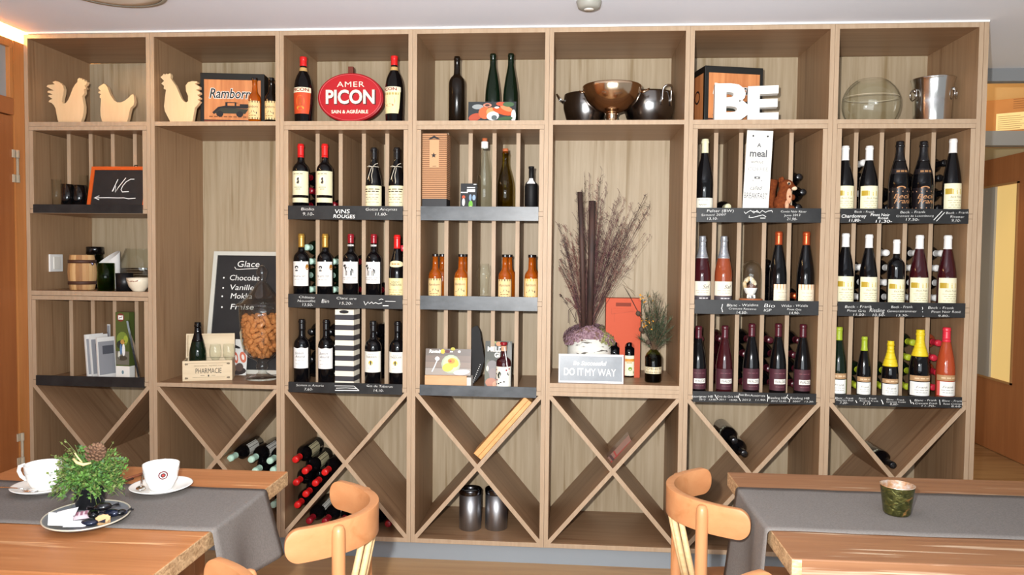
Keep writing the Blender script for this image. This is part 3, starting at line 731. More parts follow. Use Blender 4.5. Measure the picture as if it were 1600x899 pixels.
def neckband(t, prof, H, R):
    l = Label(prof, H, R, .815, .84, 1.4, 'dcdad4', off=.0016); l.bars([.5], '55525a', -.5, .5, .2); link_mesh('neck_band', l.mb.mesh('neck_band'), t)
def topband(t, prof, H, R):
    m = MB(); m.lathe([(rad(prof, .79)*R+.0008, .785*H), (rad(prof, .80)*R+.0012, .79*H), (rad(prof, .83)*R+.0012, .835*H), (rad(prof, .84)*R+.0006, .84*H)], mat('gold_neck_band', 'c9a468', .5), 24); m.build('neck_band', t, label='gold neck band')
def foilband(t, prof, H, R):
    m = MB(); m.lathe([(rad(prof, .675)*R+.0015, .675*H), (rad(prof, .685)*R+.0016, .685*H)], mat('silver_collar', 'c9cacc', .3, .6), 24); m.build('foil_collar', t)

YB = .058
def std(px, ytop, lv, label, prof, H, R, gl, cap, capz, style, ybot=None, Y=YB, z=None, **kw):
    yb = ybot or (322, 465, 604)[lv]
    zz = LV[lv] if z is None else z
    return bottle(kw.pop('name', 'wine_bottle'), label, (on_shelf(px, ytop, yb, Y), Y, zz), prof, H, R, gl, cap, capz, style, **kw)
G3 = 'bottles standing under the red oval sign'
# top cell of bay three: two aperitif bottles
std(474, 89, 0, 'dark aperitif bottle with red cap and orange label left of the red oval sign', 'amaro', .303, .042, 'black', 'red', .865, 'picon_orange', 187, .085, ZS, name='aperitif_bottle', extra=topband)
std(616, 89, 0, 'dark aperitif bottle with red cap and cream label right of the red oval sign', 'amaro', .303, .041, 'black', 'red', .865, 'picon_cream', 187, .085, ZS, name='aperitif_bottle', rz=-.25, extra=topband)
# bay three, upper rack level
std(470, 226, 0, 'red wax capped bottle with cream emblem label, leftmost above the VINS ROUGES strip', 'bordeaux', .303, .0365, 'black', 'red', .80, 'emblem', group=G3)
std(507.5, 226, 0, 'red wax capped bottle with cream emblem label, second above the VINS ROUGES strip', 'bordeaux', .303, .0365, 'black', 'red', .80, 'emblem', group=G3)
std(584, 232, 0, 'black capped bottle with twine round its neck, left one of the twine pair', 'burgundy', .286, .0365, 'black', 'black', .82, 'twine', group=G3, extra=twine)
std(620, 232, 0, 'black capped bottle with twine round its neck, right one against the upright', 'burgundy', .286, .0365, 'black', 'black', .82, 'twine', group=G3, extra=twine)
# middle level
std(471, 363, 1, 'gold capped red wine bottle with medal label, leftmost on the middle rack level', 'bordeaux', .292, .0355, 'black', 'gold', .79, 'goldcap', group=G3)
std(508, 363, 1, 'gold capped red wine bottle with medal label, beside the bottle with black horse', 'bordeaux', .292, .0355, 'black', 'gold', .79, 'goldcap', group=G3)
std(548, 363, 1, 'dark red capped wine bottle with black horse label, left of its twin', 'bordeaux', .292, .0355, 'black', 'darkred', .86, 'horse', group=G3, extra=neckband)
std(584, 363, 1, 'dark red capped wine bottle with black horse label, right of its twin', 'bordeaux', .292, .0355, 'black', 'darkred', .86, 'horse', group=G3, rz=-.2, extra=neckband)
std(620.5, 364.5, 1, 'bright red capped burgundy bottle with shield neck label beside the horse label bottles', 'burgundy', .29, .0370, 'black', 'red', .79, 'shield', group=G3)
# lower level
std(471.5, 495, 2, 'black bottle with white script label, leftmost on the lowest rack level', 'bordeaux', .297, .0355, 'black', 'black', .84, 'script', group=G3)
std(509.5, 495, 2, 'black bottle with white script label left of the striped gift carton', 'bordeaux', .297, .0355, 'black', 'black', .84, 'script', group=G3)
std(583, 497, 2, 'black bottle with white gold-leaf label right of the striped gift carton', 'bordeaux', .294, .0375, 'black', 'black', .84, 'leaf', group=G3)
std(621, 497, 2, 'black bottle with white gold-leaf label half behind the upright of the rack', 'bordeaux', .294, .0375, 'black', 'black', .84, 'leaf', group=G3)
# bay four
std(714, 90, 0, 'bare matt brown bottle standing left of the two green bottles', 'bordeaux', .303, .0365, 'brown', None, .8, None, 187, .10, ZS)
std(770, 85, 0, 'tall bare green bottle behind the shrimp picture, left of the pair', 'flute', .321, .0345, 'green', None, .8, None, 187, .125, ZS)
std(798, 85, 0, 'tall bare green bottle behind the shrimp picture, right of the pair', 'flute', .321, .0345, 'green', None, .8, None, 187, .125, ZS)
def cork(t, prof, H, R):
    m = MB(); m.lathe([(.0001, .97*H), (R*.34, .97*H), (R*.36, H+.012), (.0001, H+.013)], mat('orange_stopper', 'b5643c', .7), 16); m.build('stopper', t, label='orange brown stopper')
def corkw(t, prof, H, R):
    cork(t, prof, H, R)
    m = MB(); m.lathe([(R*.46, .90*H), (R*.47, .905*H), (R*.47, .985*H), (R*.44, .99*H)], mat('white_plastic_collar', 'ecebe6', .4), 18); m.build('collar', t)
std(757, 213, 0, 'empty clear glass bottle with white collar and orange stopper', 'flute', .318, .034, 'clear', None, .8, None, Y=.07, extra=corkw)
std(789.5, 231, 0, 'empty olive glass bottle with an orange stopper', 'burgundy', .272, .0365, 'olive', None, .8, None, Y=.07, extra=cork)
std(830, 254, 0, 'small squat black bottle with a white neck tag', 'round', .205, .029, 'matte', None, .8, 'tag', Y=.07, name='black_bottle')
GC = 'small amber cider bottles on the middle rack level'
for px, Y, st, lb in ((680, .055, 'cider', 'small amber cider bottle with dark banded label, leftmost of the row'), (691, .145, None, 'small amber cider bottle half hidden behind the leftmost cider bottle'),
                      (720.5, .055, 'cider_yellow', 'small amber cider bottle with yellow bordered label left of the glass'), (726, .16, None, 'small amber cider bottle behind the yellow label bottle left of the glass'),
                      (789, .055, 'cider', 'small amber cider bottle just right of the footed glass'), (796, .15, None, 'small amber cider bottle behind the one right of the footed glass'),
                      (830, .055, 'cider_yellow', 'small amber cider bottle with yellow bordered label, rightmost of the row'), (833, .15, None, 'small amber cider bottle behind the rightmost cider bottle')):
    std(px, 390, 1, lb, 'beer', .206, .0300, 'amber', 'black', .945, st, Y=Y, group=GC, name='cider_bottle', rz=rnd.uniform(-.1, .1))
std(398, 122, 0, 'small amber cider bottle in front of the wooden crate printed box', 'beer', .199, .0275, 'amber', 'black', .95, 'cider', 187, .035, ZS, name='cider_bottle')
std(424, 122, 0, 'small dark cider bottle half hidden by the upright beside the crate printed box', 'beer', .202, .0285, 'brown', 'black', .95, 'cider', 187, .05, ZS, name='cider_bottle')
def ribbon(t, prof, H, R):
    m = MB(); wr = mat('white_ribbon', 'eae6e4', .7)
    m.tube([(.004, -rad(prof, .9)*R-.001, .9*H), (.011, -rad(prof, .7)*R-.002, .72*H), (.017, -R*.9, .55*H), (.026, -R*.86, .34*H)], .0025, wr, 6)
    m.build('ribbon', t, label='white ribbon hanging from the neck')
def cork2(t, prof, H, R):
    m = MB(); m.lathe([(rad(prof, .82)*R+.0004, .82*H), (rad(prof, .93)*R+.0005, .93*H)], mat('cork_collar', 'c79a7c', .8), 16); m.build('collar', t); ribbon(t, prof, H, R)
std(787, 523, 2, 'squat liqueur bottle with dark red cap and white illustrated label', 'round', .211, .0335, 'rosedark', 'darkred', .94, 'cat', Y=.035, name='liqueur_bottle', extra=cork2)
# bay six
std(1101, 208, 0, 'tall burgundy bottle with cream capsule left of the breakfast sign', 'burgundy', .322, .0375, 'black', 'cream', .815, 'plainlow')
G6 = 'bottles standing on the middle and lower levels beside the squirrel rack'
std(1097, 361, 1, 'rosé sparkling bottle with silver foil, leftmost beside the upright', 'champagne', .296, .0375, 'rosedark', 'silver', .68, 'rosechamp', extra=foilband, wrinkle=True)
std(1130.5, 361, 1, 'orange pink sparkling bottle with silver foil left of the glass dome', 'champagne', .296, .0375, 'rose', 'silver', .68, 'rosechamp', extra=foilband, wrinkle=True)
std(1216, 352, 1, 'slender black bottle with copper capsule right of the glass dome', 'flute', .318, .0365, 'black', 'copper', .82, 'copperflute', rz=.45)
std(1259, 352, 1, 'slender black bottle with copper capsule, rightmost beside the bay side', 'flute', .318, .0365, 'black', 'copper', .82, 'copperflute', rz=.05)
for px, yt, gl, H, lb in ((1091, 500, 'black', .296, 'slender black bottle with maroon label, leftmost of the row'), (1132, 501, 'rosedark', .300, 'slender ruby tinted bottle with maroon label, second of the row'),
                      (1174, 497, 'black', .311, 'slender black bottle with maroon label, middle of the row'), (1215.5, 497, 'black', .313, 'slender black bottle with maroon label, fourth of the row'),
                      (1254, 498, 'black', .311, 'slender black bottle with maroon label, rightmost of the row')):
    std(px, yt, 2, lb, 'flute', H, .0355, gl, 'burg', .82, 'maroon', group='maroon label bottles on the lowest level', rz=.1)
# bay seven
std(1320, 226, 0, 'white capped bottle with landscape label, leftmost of the top rack level near the hall', 'burgundy', .292, .0375, 'black', 'white', .79, 'landscape')
std(1357.5, 226, 0, 'white capped bottle with landscape label, left of the two black sparkling bottles', 'burgundy', .292, .0375, 'black', 'white', .79, 'landscape', rz=.12)
std(1405, 219, 0, 'black sparkling bottle with copper lettering, left of its twin', 'champagne', .312, .0415, 'black', 'black', .72, 'coppertext')
std(1442, 219, 0, 'black sparkling bottle with copper lettering, right of its twin', 'champagne', .312, .0415, 'black', 'black', .72, 'coppertext')
std(1488, 214, 0, 'tall white capped bottle with landscape label beside the right end panel', 'flute', .322, .0365, 'black', 'white', .815, 'landscape', rz=.1)
std(1320.5, 358, 1, 'slender white capped black bottle, leftmost of the middle level near the hall', 'flute', .312, .0365, 'black', 'white', .815, 'landscape')
std(1357, 360, 1, 'slender white capped black bottle, second of the middle level near the hall', 'flute', .308, .0365, 'black', 'white', .815, 'landscape', rz=.1)
std(1400, 370, 1, 'shorter white capped broad shouldered bottle, third of the middle level near the hall', 'bordeaux', .287, .0345, 'black', 'white', .79, 'landscape', rz=.1)
std(1436, 361.5, 1, 'white capped bottle of dark ruby glass, fourth of the middle level near the hall', 'flute', .307, .0375, 'rosedark', 'white', .81, 'landscape')
std(1480, 361.5, 1, 'white capped bottle of dark ruby glass, rightmost of the middle level near the hall', 'flute', .307, .0375, 'rosedark', 'white', .81, 'landscape', rz=.08)
std(1310, 504, 2, 'slender green capped bottle, leftmost of the bottom level near the hall', 'flute', .302, .034, 'green', 'green', .815, 'greenside')
std(1350, 521, 2, 'shorter green capped bottle beside the slender green capped one', 'flute', .262, .0285, 'black', 'green', .77, 'plainside')
std(1391, 528, 2, 'small sparkling bottle with crinkled yellow foil', 'champagne', .245, .0335, 'black', 'yellow', .56, 'plainside', wrinkle=True)
std(1437, 510, 2, 'large sparkling bottle with crinkled yellow foil and green edged label', 'champagne', .296, .0415, 'black', 'yellow', .62, 'greenside', wrinkle=True)
std(1478, 506, 2, 'salmon pink bottle with bright red capsule beside the right end panel', 'flute', .308, .0375, 'pink', 'rosered', .80, 'redside')

# stock lying in the compartments behind, necks towards the room
ORD = ['lowest', 'second', 'third', 'fourth', 'topmost fifth']
PLACE = {2: 'under the red oval sign', 5: 'in the rack with the squirrel', 6: 'in the rack nearest the hall'}
LVN = ['top', 'middle', 'bottom']; CPN = ['first', 'second', 'third', 'fourth', 'fifth']
def stack(i, lv, comp, n, cap, gl='black', prof='bordeaux', side=0, tip=.13, dz=.0655, H=.29, R=.0345):
    w = WB-2*TB-.0016; cw = (w-2*TB-4*TB)/5
    xl = i*WB+TB+.0008+TB+comp*(cw+TB); cx = xl+cw/2; mx = cw/2-R-.001
    for k in range(n):
        x = cx+(mx if (k+side) % 2 else -mx)
        z = LV[lv]+R+.0006+k*dz
        t = bottle('lying_bottle', f'{ORD[k] if n > 1 else "single"} {cap}-capped bottle lying in {CPN[comp]} slot, {LVN[lv]} level {PLACE[i]}', (x, tip+H, z), prof, H, R, gl, cap, .80, None,
                   group='stock bottles lying in the rack slots', rot=(pi/2, 0, 0))
stack(2, 0, 0, 3, 'darkred'); stack(2, 0, 1, 1, 'darkred', side=1); stack(2, 0, 3, 2, 'black', side=1)
stack(2, 1, 0, 4, 'mint', 'green', side=1); stack(2, 1, 1, 3, 'mint', 'green', side=1); stack(2, 1, 2, 3, 'darkred', side=1); stack(2, 1, 3, 1, 'darkred', side=1); stack(2, 1, 4, 4, 'rosered', side=0)
stack(2, 2, 0, 4, 'black'); stack(2, 2, 1, 4, 'black', side=1); stack(2, 2, 3, 4, 'black', side=1)
stack(5, 0, 0, 1, 'white', side=0); stack(5, 0, 1, 1, 'cream', side=1); stack(5, 0, 4, 3, 'black', side=0, dz=.067)
stack(5, 1, 0, 3, 'burg', 'rosedark'); stack(5, 1, 1, 1, 'silver', 'rose', side=1); stack(5, 1, 3, 3, 'black', side=0); stack(5, 1, 4, 1, 'copper', side=0)
for c in range(5): stack(5, 2, c, 4, 'burg', 'rosedark' if c == 1 else 'black', 'flute', side=c % 2)
stack(6, 0, 0, 3, 'white', side=0); stack(6, 0, 1, 4, 'white', side=1); stack(6, 0, 2, 2, 'black'); stack(6, 0, 3, 3, 'black', side=1); stack(6, 0, 4, 4, 'black', side=0)
stack(6, 1, 1, 3, 'white'); stack(6, 1, 2, 4, 'white', side=1); stack(6, 1, 3, 4, 'white', side=0); stack(6, 1, 4, 4, 'white', side=0)
stack(6, 2, 1, 2, 'lime', 'green'); stack(6, 2, 2, 2, 'lime', 'green'); stack(6, 2, 3, 4, 'lime', 'green', side=0); stack(6, 2, 4, 4, 'rosered', 'pink', side=0)

# bottles lying in the crossed bottom cells
def lying(label, px, py, cap, style=None, tip=.06, H=.30, R=.037, rx=pi/2, gl='black', pos=None, group='wine bottles lying in the crossed bottom cells', roll=0, prof='bordeaux'):
    if pos: x, z = pos
    else: p = at(px, py, tip); x, z = p.x, p.z
    t = bottle('lying_bottle', label, (x, tip+H, z), prof, H, R, gl, cap, .80, style, group=group, rot=(pi/2, roll, 0))
    return t
for k, (px, py, st) in enumerate(((359.4, 717, 'stockpale'), (391.7, 719, 'stockpale'), (421, 721, 'stockpale'))):
    lying(f'mint capped bottle lying under the blackboard bay, {["left", "middle", "right"][k]} of the upper three', px, py, 'mint', st, roll=0)
for k, (x, z) in enumerate(((1.052, .368), (1.139, .375), (1.133, .290), (1.14, .212))):
    lying(['mint capped bottle lying low in the blackboard bay behind the table edge'][0], 0, 0, 'mint', None, pos=(x, z))
L3 = [(461, 719, 'stockcream', 'topmost at the left side board'), (476, 737, 'stockcream', 'second row, nearer the left side board'), (507, 739, None, 'second row, touching the crossing'), (462, 755, None, 'third row, at the left side board'),
      (492, 756, None, 'third row, on the diagonal'), (477, 773, None, 'fourth row, on the diagonal'), (464, 790, None, 'lowest at the left side board')]
for px, py, st, w in L3: lying(f'red capped bottle in left cell of the cross, {w}', px, py, 'red', st)
for k, px in enumerate((482.5, 507, 533, 558, 582, 606)):
    lying(f'red capped bottle on the floor of the cross cell, {["first", "second", "third", "fourth", "fifth", "sixth"][k]} from left', 0, 0, 'darkred', 'stockpale' if k < 2 else None, pos=(at(px, 821, .06).x, ZF+.0375), R=.0365)
lying('dark bottle lying against the left diagonal in the bay under the BE letters, upper one', 1148, 690, 'black', 'stockgrey', tip=.10)
lying('dark bottle lying lower on the left diagonal in the bay under the BE letters', 1163, 709.5, 'black', None, tip=.03, R=.0355)
lying('dark blue capped bottle lying alone on the diagonal in the last bay', 1396, 728, 'black', 'stockgrey', tip=.05, R=.036)

# ------------------------------------------------------------------ things on the shelves
def px2(poly, ox, oy, sc): return [(ox+x/sc, oy+y/sc) for x, y in poly]
bare_wood = noise_mat('bare_pine_plywood', 'e3c193', 'eccb9f', (30, 30, 4), 4, .55, 0, .3, .7, spec=.3)
def silhouette(name, label, cat, pts, Y, z, th=.02, group=None):
    P = [at(a, b, Y) for a, b in pts]; cx = sum(p.x for p in P)/len(P)
    t = thing(name, label, cat, (cx, Y, z), 0, group)
    zmin = min(p.z for p in P)
    m = MB(); m.prism([(p.x-cx, p.z-zmin) for p in P], 0, th, bare_wood); m.build('figure', t)
    return t
RO1 = [(355, 820), (325, 740), (310, 660), (300, 600), (280, 560), (250, 530), (210, 515), (225, 490), (262, 478), (205, 440), (215, 428), (262, 422), (195, 390), (205, 372), (275, 370), (185, 320), (200, 298), (290, 290), (258, 262), (300, 247), (350, 262), (390, 300), (405, 350), (400, 410), (385, 470), (380, 520), (400, 535), (430, 530), (460, 490), (490, 420), (520, 340), (550, 290), (578, 262), (580, 225), (605, 205), (612, 222), (635, 212), (640, 235), (668, 228), (670, 252), (703, 258), (690, 290), (668, 310), (692, 342), (662, 352), (668, 400), (650, 425), (638, 440), (650, 500), (662, 570), (660, 640), (645, 710), (620, 780), (600, 820)]
HEN = [(930, 820), (895, 750), (875, 680), (872, 600), (878, 520), (882, 460), (862, 445), (868, 415), (885, 405), (845, 388), (850, 372), (880, 362), (845, 328), (850, 310), (890, 285), (915, 270), (940, 285), (960, 310), (985, 380), (1010, 430), (1050, 485), (1090, 508), (1130, 510), (1180, 490), (1230, 450), (1265, 415), (1290, 402), (1300, 430), (1305, 500), (1295, 545), (1255, 580), (1240, 640), (1225, 720), (1195, 790), (1190, 820)]
RO2 = [(220, 795), (180, 720), (140, 640), (130, 580), (140, 480), (150, 400), (155, 375), (125, 360), (130, 325), (95, 295), (130, 262), (85, 215), (115, 190), (125, 172), (145, 185), (160, 170), (180, 180), (205, 165), (215, 190), (210, 225), (240, 270), (275, 320), (310, 400), (345, 480), (380, 522), (410, 530), (430, 515), (430, 450), (405, 390), (400, 320), (430, 280), (480, 265), (540, 268), (548, 285), (510, 297), (570, 330), (575, 360), (530, 375), (578, 400), (580, 425), (545, 438), (580, 470), (580, 485), (550, 495), (580, 520), (550, 560), (515, 600), (500, 680), (490, 750), (475, 795)]
GW = 'flat wooden poultry figures'
silhouette('wooden_rooster', 'flat pale wooden rooster facing right in the leftmost upper cell', 'figure', px2(RO1, 50, 90, 8.174), .10, ZS, group=GW)
silhouette('wooden_hen', 'flat pale wooden hen with upright tail beside the rooster', 'figure', px2(HEN, 50, 90, 8.174), .13, ZS, group=GW)
silhouette('wooden_rooster', 'flat pale wooden rooster facing left beside the wood printed box', 'figure', px2(RO2, 240, 90, 8), .05, ZS, group=GW)

crate = noise_mat('wood_print_orange', 'b9703c', 'd9935c', (3, 3, 60), 4, .55, 0, .3, .7, '96532a', (22, 22, 2), (.58, .70))
crate_v = noise_mat('wood_print_orange_planks', 'b56c3a', 'd68f58', (40, 40, 3), 4, .55, 0, .3, .7, '95522a', (9, 9, 2), (.60, .72))
boxblack = mat('black_carton_board', '14130f', .5)
def crate_box(label, P0, P1, h, dep, text=True):
    d = P1-P0; a = math.atan2(d.y, d.x); w = math.hypot(d.x, d.y)
    t = thing('bottle_carton', label, 'box', (P0.x, P0.y, ZS), a)
    m = MB(); m.box(0, w, 0, dep, 0, h, boxblack); m.build('carton', t, bevel=.002)
    m = MB(); put_rect(m, .018, w-.016, .024, h-.028-.002, crate_v, -.0006)
    put_rect(m, .018, w-.016, .012, .020, mat('carton_red_line', '7c3320', .6), -.0006); m.build('front_print', t, label='wood grain print on the front')
    m = MB(); c = w*.46; zz = h*.60
    put_text(m, 'Ramborn', .062, white_p, c, zz, -.0010, rot=.0, width=w*.66, shear=.22, offset=.0030)
    put_text(m, 'Ramborn', .062, black_p, c, zz, -.0014, width=w*.64, shear=.22, offset=.0008)
    put_text(m, 'CIDER', .014, mat('faded_brown_print', '7a4a26', .6), c+.01, zz-.042, -.0010, width=.06)
    # old pickup truck
    tz = h*.30; tx = c+.01
    put_line(m, [(tx-.085, tz-.018), (tx-.06, tz+.006), (tx-.03, tz+.012), (tx+.07, tz+.012)], .012, black_p, -.0010)
    m.add([(tx-.08, -.0012, tz-.018), (tx+.06, -.0012, tz-.018), (tx+.075, -.0012, tz+.004), (tx-.05, -.0012, tz+.008)], [(0, 1, 2, 3)], mat('truck_dark_green', '2c3026', .6))
    put_rect(m, tx-.03, tx+.02, tz+.014, tz+.034, black_p, -.0012); put_rect(m, tx-.02, tx+.012, tz+.018, tz+.030, crate, -.0014)
    put_rect(m, tx+.035, tx+.085, tz+.008, tz+.026, black_p, -.0012)
    for q in (-.055, .035): put_disc(m, tx+q, tz-.02, .016, .014, black_p, -.0014)
    for k in range(9): put_rect(m, w*.14+k*w*.075, w*.14+k*w*.075+w*.055, .036, .041, mat('faded_brown_print', '7a4a26', .6), -.0010)
    m.build('lettering', t, label='black script lettering and truck picture')
    return t, w
P0 = at(312.8, 150, .08); P1 = at(413, 150, .12)
crate_box('black edged wood printed carton with white outlined script and an old truck', P0, P1, at(312.8, 113.4, .08).z-ZS, .2)
P0 = at(1101, 150, .085); P1 = at(1191.7, 150, .145)
t, w = crate_box('black edged wood printed carton standing behind the white BE letters', P0, P1, at(1101, 102, .085).z-ZS, .16)
m = MB(); h = at(1101, 102, .085).z-ZS
m.add([(-.0008, .015, .02), (-.0008, .145, .02), (-.0008, .145, h-.03), (-.0008, .015, h-.03)], [(0, 1, 2, 3)], crate_v)
m.add([(-.0012, .08+.03*cos(k*pi/8), h*.5+.03*sin(k*pi/8)) for k in range(16)], [tuple(range(16))], black_p)
m.add([(-.0016, .08+.022*cos(k*pi/8), h*.5+.022*sin(k*pi/8)) for k in range(16)], [tuple(range(16))], crate_v)
m.build('side_print', t, label='wood grain print on the left side')

# BE letters
for ch, x0, x1, yt, rz in (('B', 1116.5, 1169.5, 131.5, -.05), ('E', 1169, 1216, 135.5, -.16)):
    A = at(x0, 160, .045); B_ = at(x1, 160, .045); hh = at(x0, yt, .045).z-ZS
    t = thing('letter_'+ch.lower(), f'thick white block letter {ch} in front of the black edged carton', 'letter', ((A.x+B_.x)/2, .052, ZS), rz)
    vs, fs = text_geo(ch, 1, offset=.045, extrude=.1)
    xs = [p[0] for p in vs]; ys = [p[1] for p in vs]; wx, hy = max(xs)-min(xs), max(ys)-min(ys)
    W_ = (B_.x-A.x)*1.0; cx = (max(xs)+min(xs))/2
    m = MB(); m.add([((p[0]-cx)/wx*W_, -p[2]/.1*.022, (p[1]-min(ys))/hy*hh) for p in vs], fs, white_p); m.build('letter', t)

# oval enamel sign
c = at(547.5, 150, .12); rx, rz_ = at(599, 150, .12).x-c.x, .0
zc = at(547.5, 152.5, .12).z; rz_ = at(547.5, 114, .12).z-zc
t = thing('oval_sign', 'red oval sign with cream raised lettering standing between two dark bottles', 'sign', (c.x, .12, ZS))
red = mat('red_enamel', 'b5141d', .28, coat=.3); redd = mat('red_enamel_rim', '9c1018', .3); cream_e = mat('cream_enamel', 'efe7d2', .4)
def oval(k, n=64): return [(rx*k*cos(2*pi*i/n), max(zc-ZS+rz_*k*sin(2*pi*i/n), 0.0 if k >= 1 else (1-k)*.02)) for i in range(n)]
m = MB(); m.prism(oval(1), 0, .03, redd); m.build('plate', t, bevel=.003)
m = MB(); pts = oval(.955)
o2 = oval(.93); m.prism(pts, -.003, .0, red); m.build('raised_face', t)
m = MB(); ring = [(x, -.0045, z) for x, z in o2]; m.tube(ring, .0016, mat('pink_rim_line', 'd4575a', .4), 6, closed=True); m.build('rim_line', t, label='thin paler line inside the rim')
m = MB()
put_text(m, 'AMER', .035, cream_e, .002, zc-ZS+.058, -.0044, width=.128, space=1.1)
put_text(m, 'PICON', .088, mat('letter_shadow', '4a0a10', .5), .003, zc-ZS-.004, -.0038, width=.234, offset=.0034)
put_text(m, 'PICON', .086, cream_e, 0, zc-ZS-.001, -.0048, width=.228, offset=.0026)
put_text(m, 'SAIN & AGRÉABLE', .021, cream_e, -.002, zc-ZS-.066, -.0044, width=.172, offset=.0005)
m.build('lettering', t, label='cream raised lettering')
m = MB(); m.box(-.012, .012, .002, .026, zc-ZS+rz_-.004, zc-ZS+rz_+.03, mat('brown_neck_stub', '6b2b1c', .5)); m.build('neck_stub', t, bevel=.002, label='reddish brown stub on top')

# shrimp picture in front of the green bottles
def card(name, label, cat, pl, pr_, pyt, pyb, Y, z, th=.003, lean=.0, base='e8e6e0', rz=0):
    A = at(pl, (pyt+pyb)/2, Y); B_ = at(pr_, (pyt+pyb)/2, Y); h = at((pl+pr_)/2, pyt, Y+lean*.5).z-z
    t = thing(name, label, cat, ((A.x+B_.x)/2, Y, z), rz)
    w = B_.x-A.x; R_ = Matrix.Rotation(-lean/max(h, .01), 4, 'X')
    m = MB(); m.box(-w/2, w/2, 0, th, 0, h, mat('card_'+base, base, .45), R_); m.build('card', t)
    return t, w, h, R_
t, w, h, R_ = card('picture_card', 'photo card of orange shrimps leaning in front of two green bottles', 'picture', 731, 806, 157.5, 187, .045, ZS, base='34383a', lean=.02)
m = MB()
def blob(x, z, rx, rz_, col, k, rot=0): put_disc(m, (x-.5)*w, z*h, rx*w, rz_*h, mat('photo_'+col, col, .4), -.0006-.0002*k, R_, 14, rot)
for k, (x, z, a, b, c_, r) in enumerate(((.2, .75, .12, .12, '9aa0a0', 0), (.15, .25, .14, .18, 'b5523a', .3), (.35, .45, .13, .30, 'c9683f', .7), (.48, .5, .10, .22, 'd99a62', .2), (.40, .82, .09, .10, 'd98a74', 0), (.40, .82, .05, .06, '4a3d38', 0),
        (.52, .30, .13, .22, 'd8dcd8', .1), (.55, .22, .06, .12, '5d6668', 0), (.72, .52, .22, .16, 'd2572c', -.3), (.80, .66, .14, .12, 'e08a5e', -.4), (.68, .88, .10, .10, 'c2573c', 0), (.84, .85, .12, .12, '4d6a4a', 0), (.95, .3, .05, .3, 'dfe0dd', 0), (.78, .16, .16, .10, '3e5a3c', .1), (.60, .70, .05, .05, 'f0e2d8', 0))): blob(x, z, a, b, c_, k, r)
m.build('photo', t, label='photo of orange shrimps')

# steel bowls
def shell(prof, th=.0018):
    return prof + [(max(r-th, .0001), z) for r, z in prof[::-1]]
def handle(t, pts, r, mt, name='handle'):
    m = MB(); m.tube(pts, r, mt, 8); m.build(name, t)
dsteel = mat('dark_polished_steel', '8d8a88', .20, 1)
def punch(label, px, Y, R, H, rb, base):
    c = at(px, 160, Y); t = thing('steel_bowl', label, 'bowl', (c.x, Y, base))
    m = MB(); m.lathe(shell([(.0001, 0), (rb, 0), (rb*1.12, H*.10), (R*.88, H*.38), (R*.985, H*.62), (R, H*.78), (R*.965, H*.95), (R*.955, H)]), dsteel, 40); m.build('bowl', t)
    return t, R, H
t, R, H = punch('round dark steel bowl half hidden by the footed bowl, on its left', 915, .325, .106, .176, .066, ZS)
for s in (-1, 1):
    handle(t, [(s*(R*.97), -.02, H*.80), (s*(R+.018), -.024, H*.90), (s*(R+.030), -.01, H*1.02), (s*(R+.030), .01, H*1.02), (s*(R+.018), .024, H*.90), (s*R*.97, .02, H*.80)], .004, steel)
t, R, H = punch('round dark steel bowl with bent handles right of the footed bowl', 1014, .325, .120, .180, .072, ZS)
for a in (-2.55, -.95):
    T = Matrix.Rotation(a, 4, 'Z')
    m = MB(); m.tube([(R*.99, -.028, H*.60), (R*1.01, -.027, H*.80), (R*1.02, -.026, H*.96), (R*1.05, -.024, H*1.03), (R*1.11, -.020, H*1.07), (R*1.15, -.010, H*1.09), (R*1.16, 0, H*1.095), (R*1.15, .010, H*1.09), (R*1.11, .020, H*1.07), (R*1.05, .024, H*1.03), (R*1.02, .026, H*.96), (R*1.01, .027, H*.80), (R*.99, .028, H*.60)], .0045, steel, 8, T); m.build('handle', t)
steel_keep = steel; steel = warm_steel
c = at(956, 160, .145); t = thing('footed_bowl', 'polished footed steel bowl with warm reflections put into its tint, between two dark bowls', 'bowl', (c.x, .145, ZS)); t.scale = (1, 1, 1.0)
m = MB(); m.lathe(shell([(.0001, .058), (.03, .056), (.075, .072), (.108, .104), (.126, .138), (.130, .160), (.1335, .172), (.131, .176)]), steel, 48); m.build('bowl', t)
m = MB(); m.lathe([(.0001, 0), (.052, 0), (.052, .004), (.040, .010), (.028, .018), (.024, .030), (.027, .036), (.025, .046), (.032, .056), (.0001, .057)], steel, 36); m.build('foot', t)
handle(t, [(.128, .0, .150), (.142, -.004, .150), (.158, -.006, .158), (.166, .004, .166), (.150, .012, .160), (.128, .012, .155)], .004, steel)
handle(t, [(-.128, .0, .150), (-.140, .004, .152), (-.146, .012, .158), (-.128, .014, .156)], .004, steel)

steel = steel_keep
# vase and champagne bucket
c = at(1361, 155, .2); t = thing('glass_vase', 'flattened round clear glass vase left of the champagne bucket', 'vase', (c.x, .2, ZS))
pr = [(.0001, 0), (.072, 0)]+[(.124*cos(q), .100+.125*sin(q)) for q in [radians(v) for v in range(-53, 66, 6)]]
m = MB(); m.lathe(pr+[(r-.003, z) for r, z in pr[::-1][:-2]]+[(.0001, .006)], glass, 56, squash=.8); m.build('glass', t)
m = MB(); m.lathe([(.1190, .130), (.1195, .131), (.1185, .133)], mat('engraved_glass_line', 'b9a88e', .4), 40, squash=.8); m.build('engraved_line', t)
c = at(1457, 155, .16); t = thing('champagne_bucket', 'polished steel champagne bucket with ring handles near the right end', 'bucket', (c.x, .16, ZS)); t.scale = (.88, .88, 1.0)
m = MB(); m.lathe(shell([(.0001, 0), (.083, 0), (.084, .004), (.088, .10), (.094, .18), (.100, .196), (.102, .200)]), steel, 48); m.build('bucket', t)
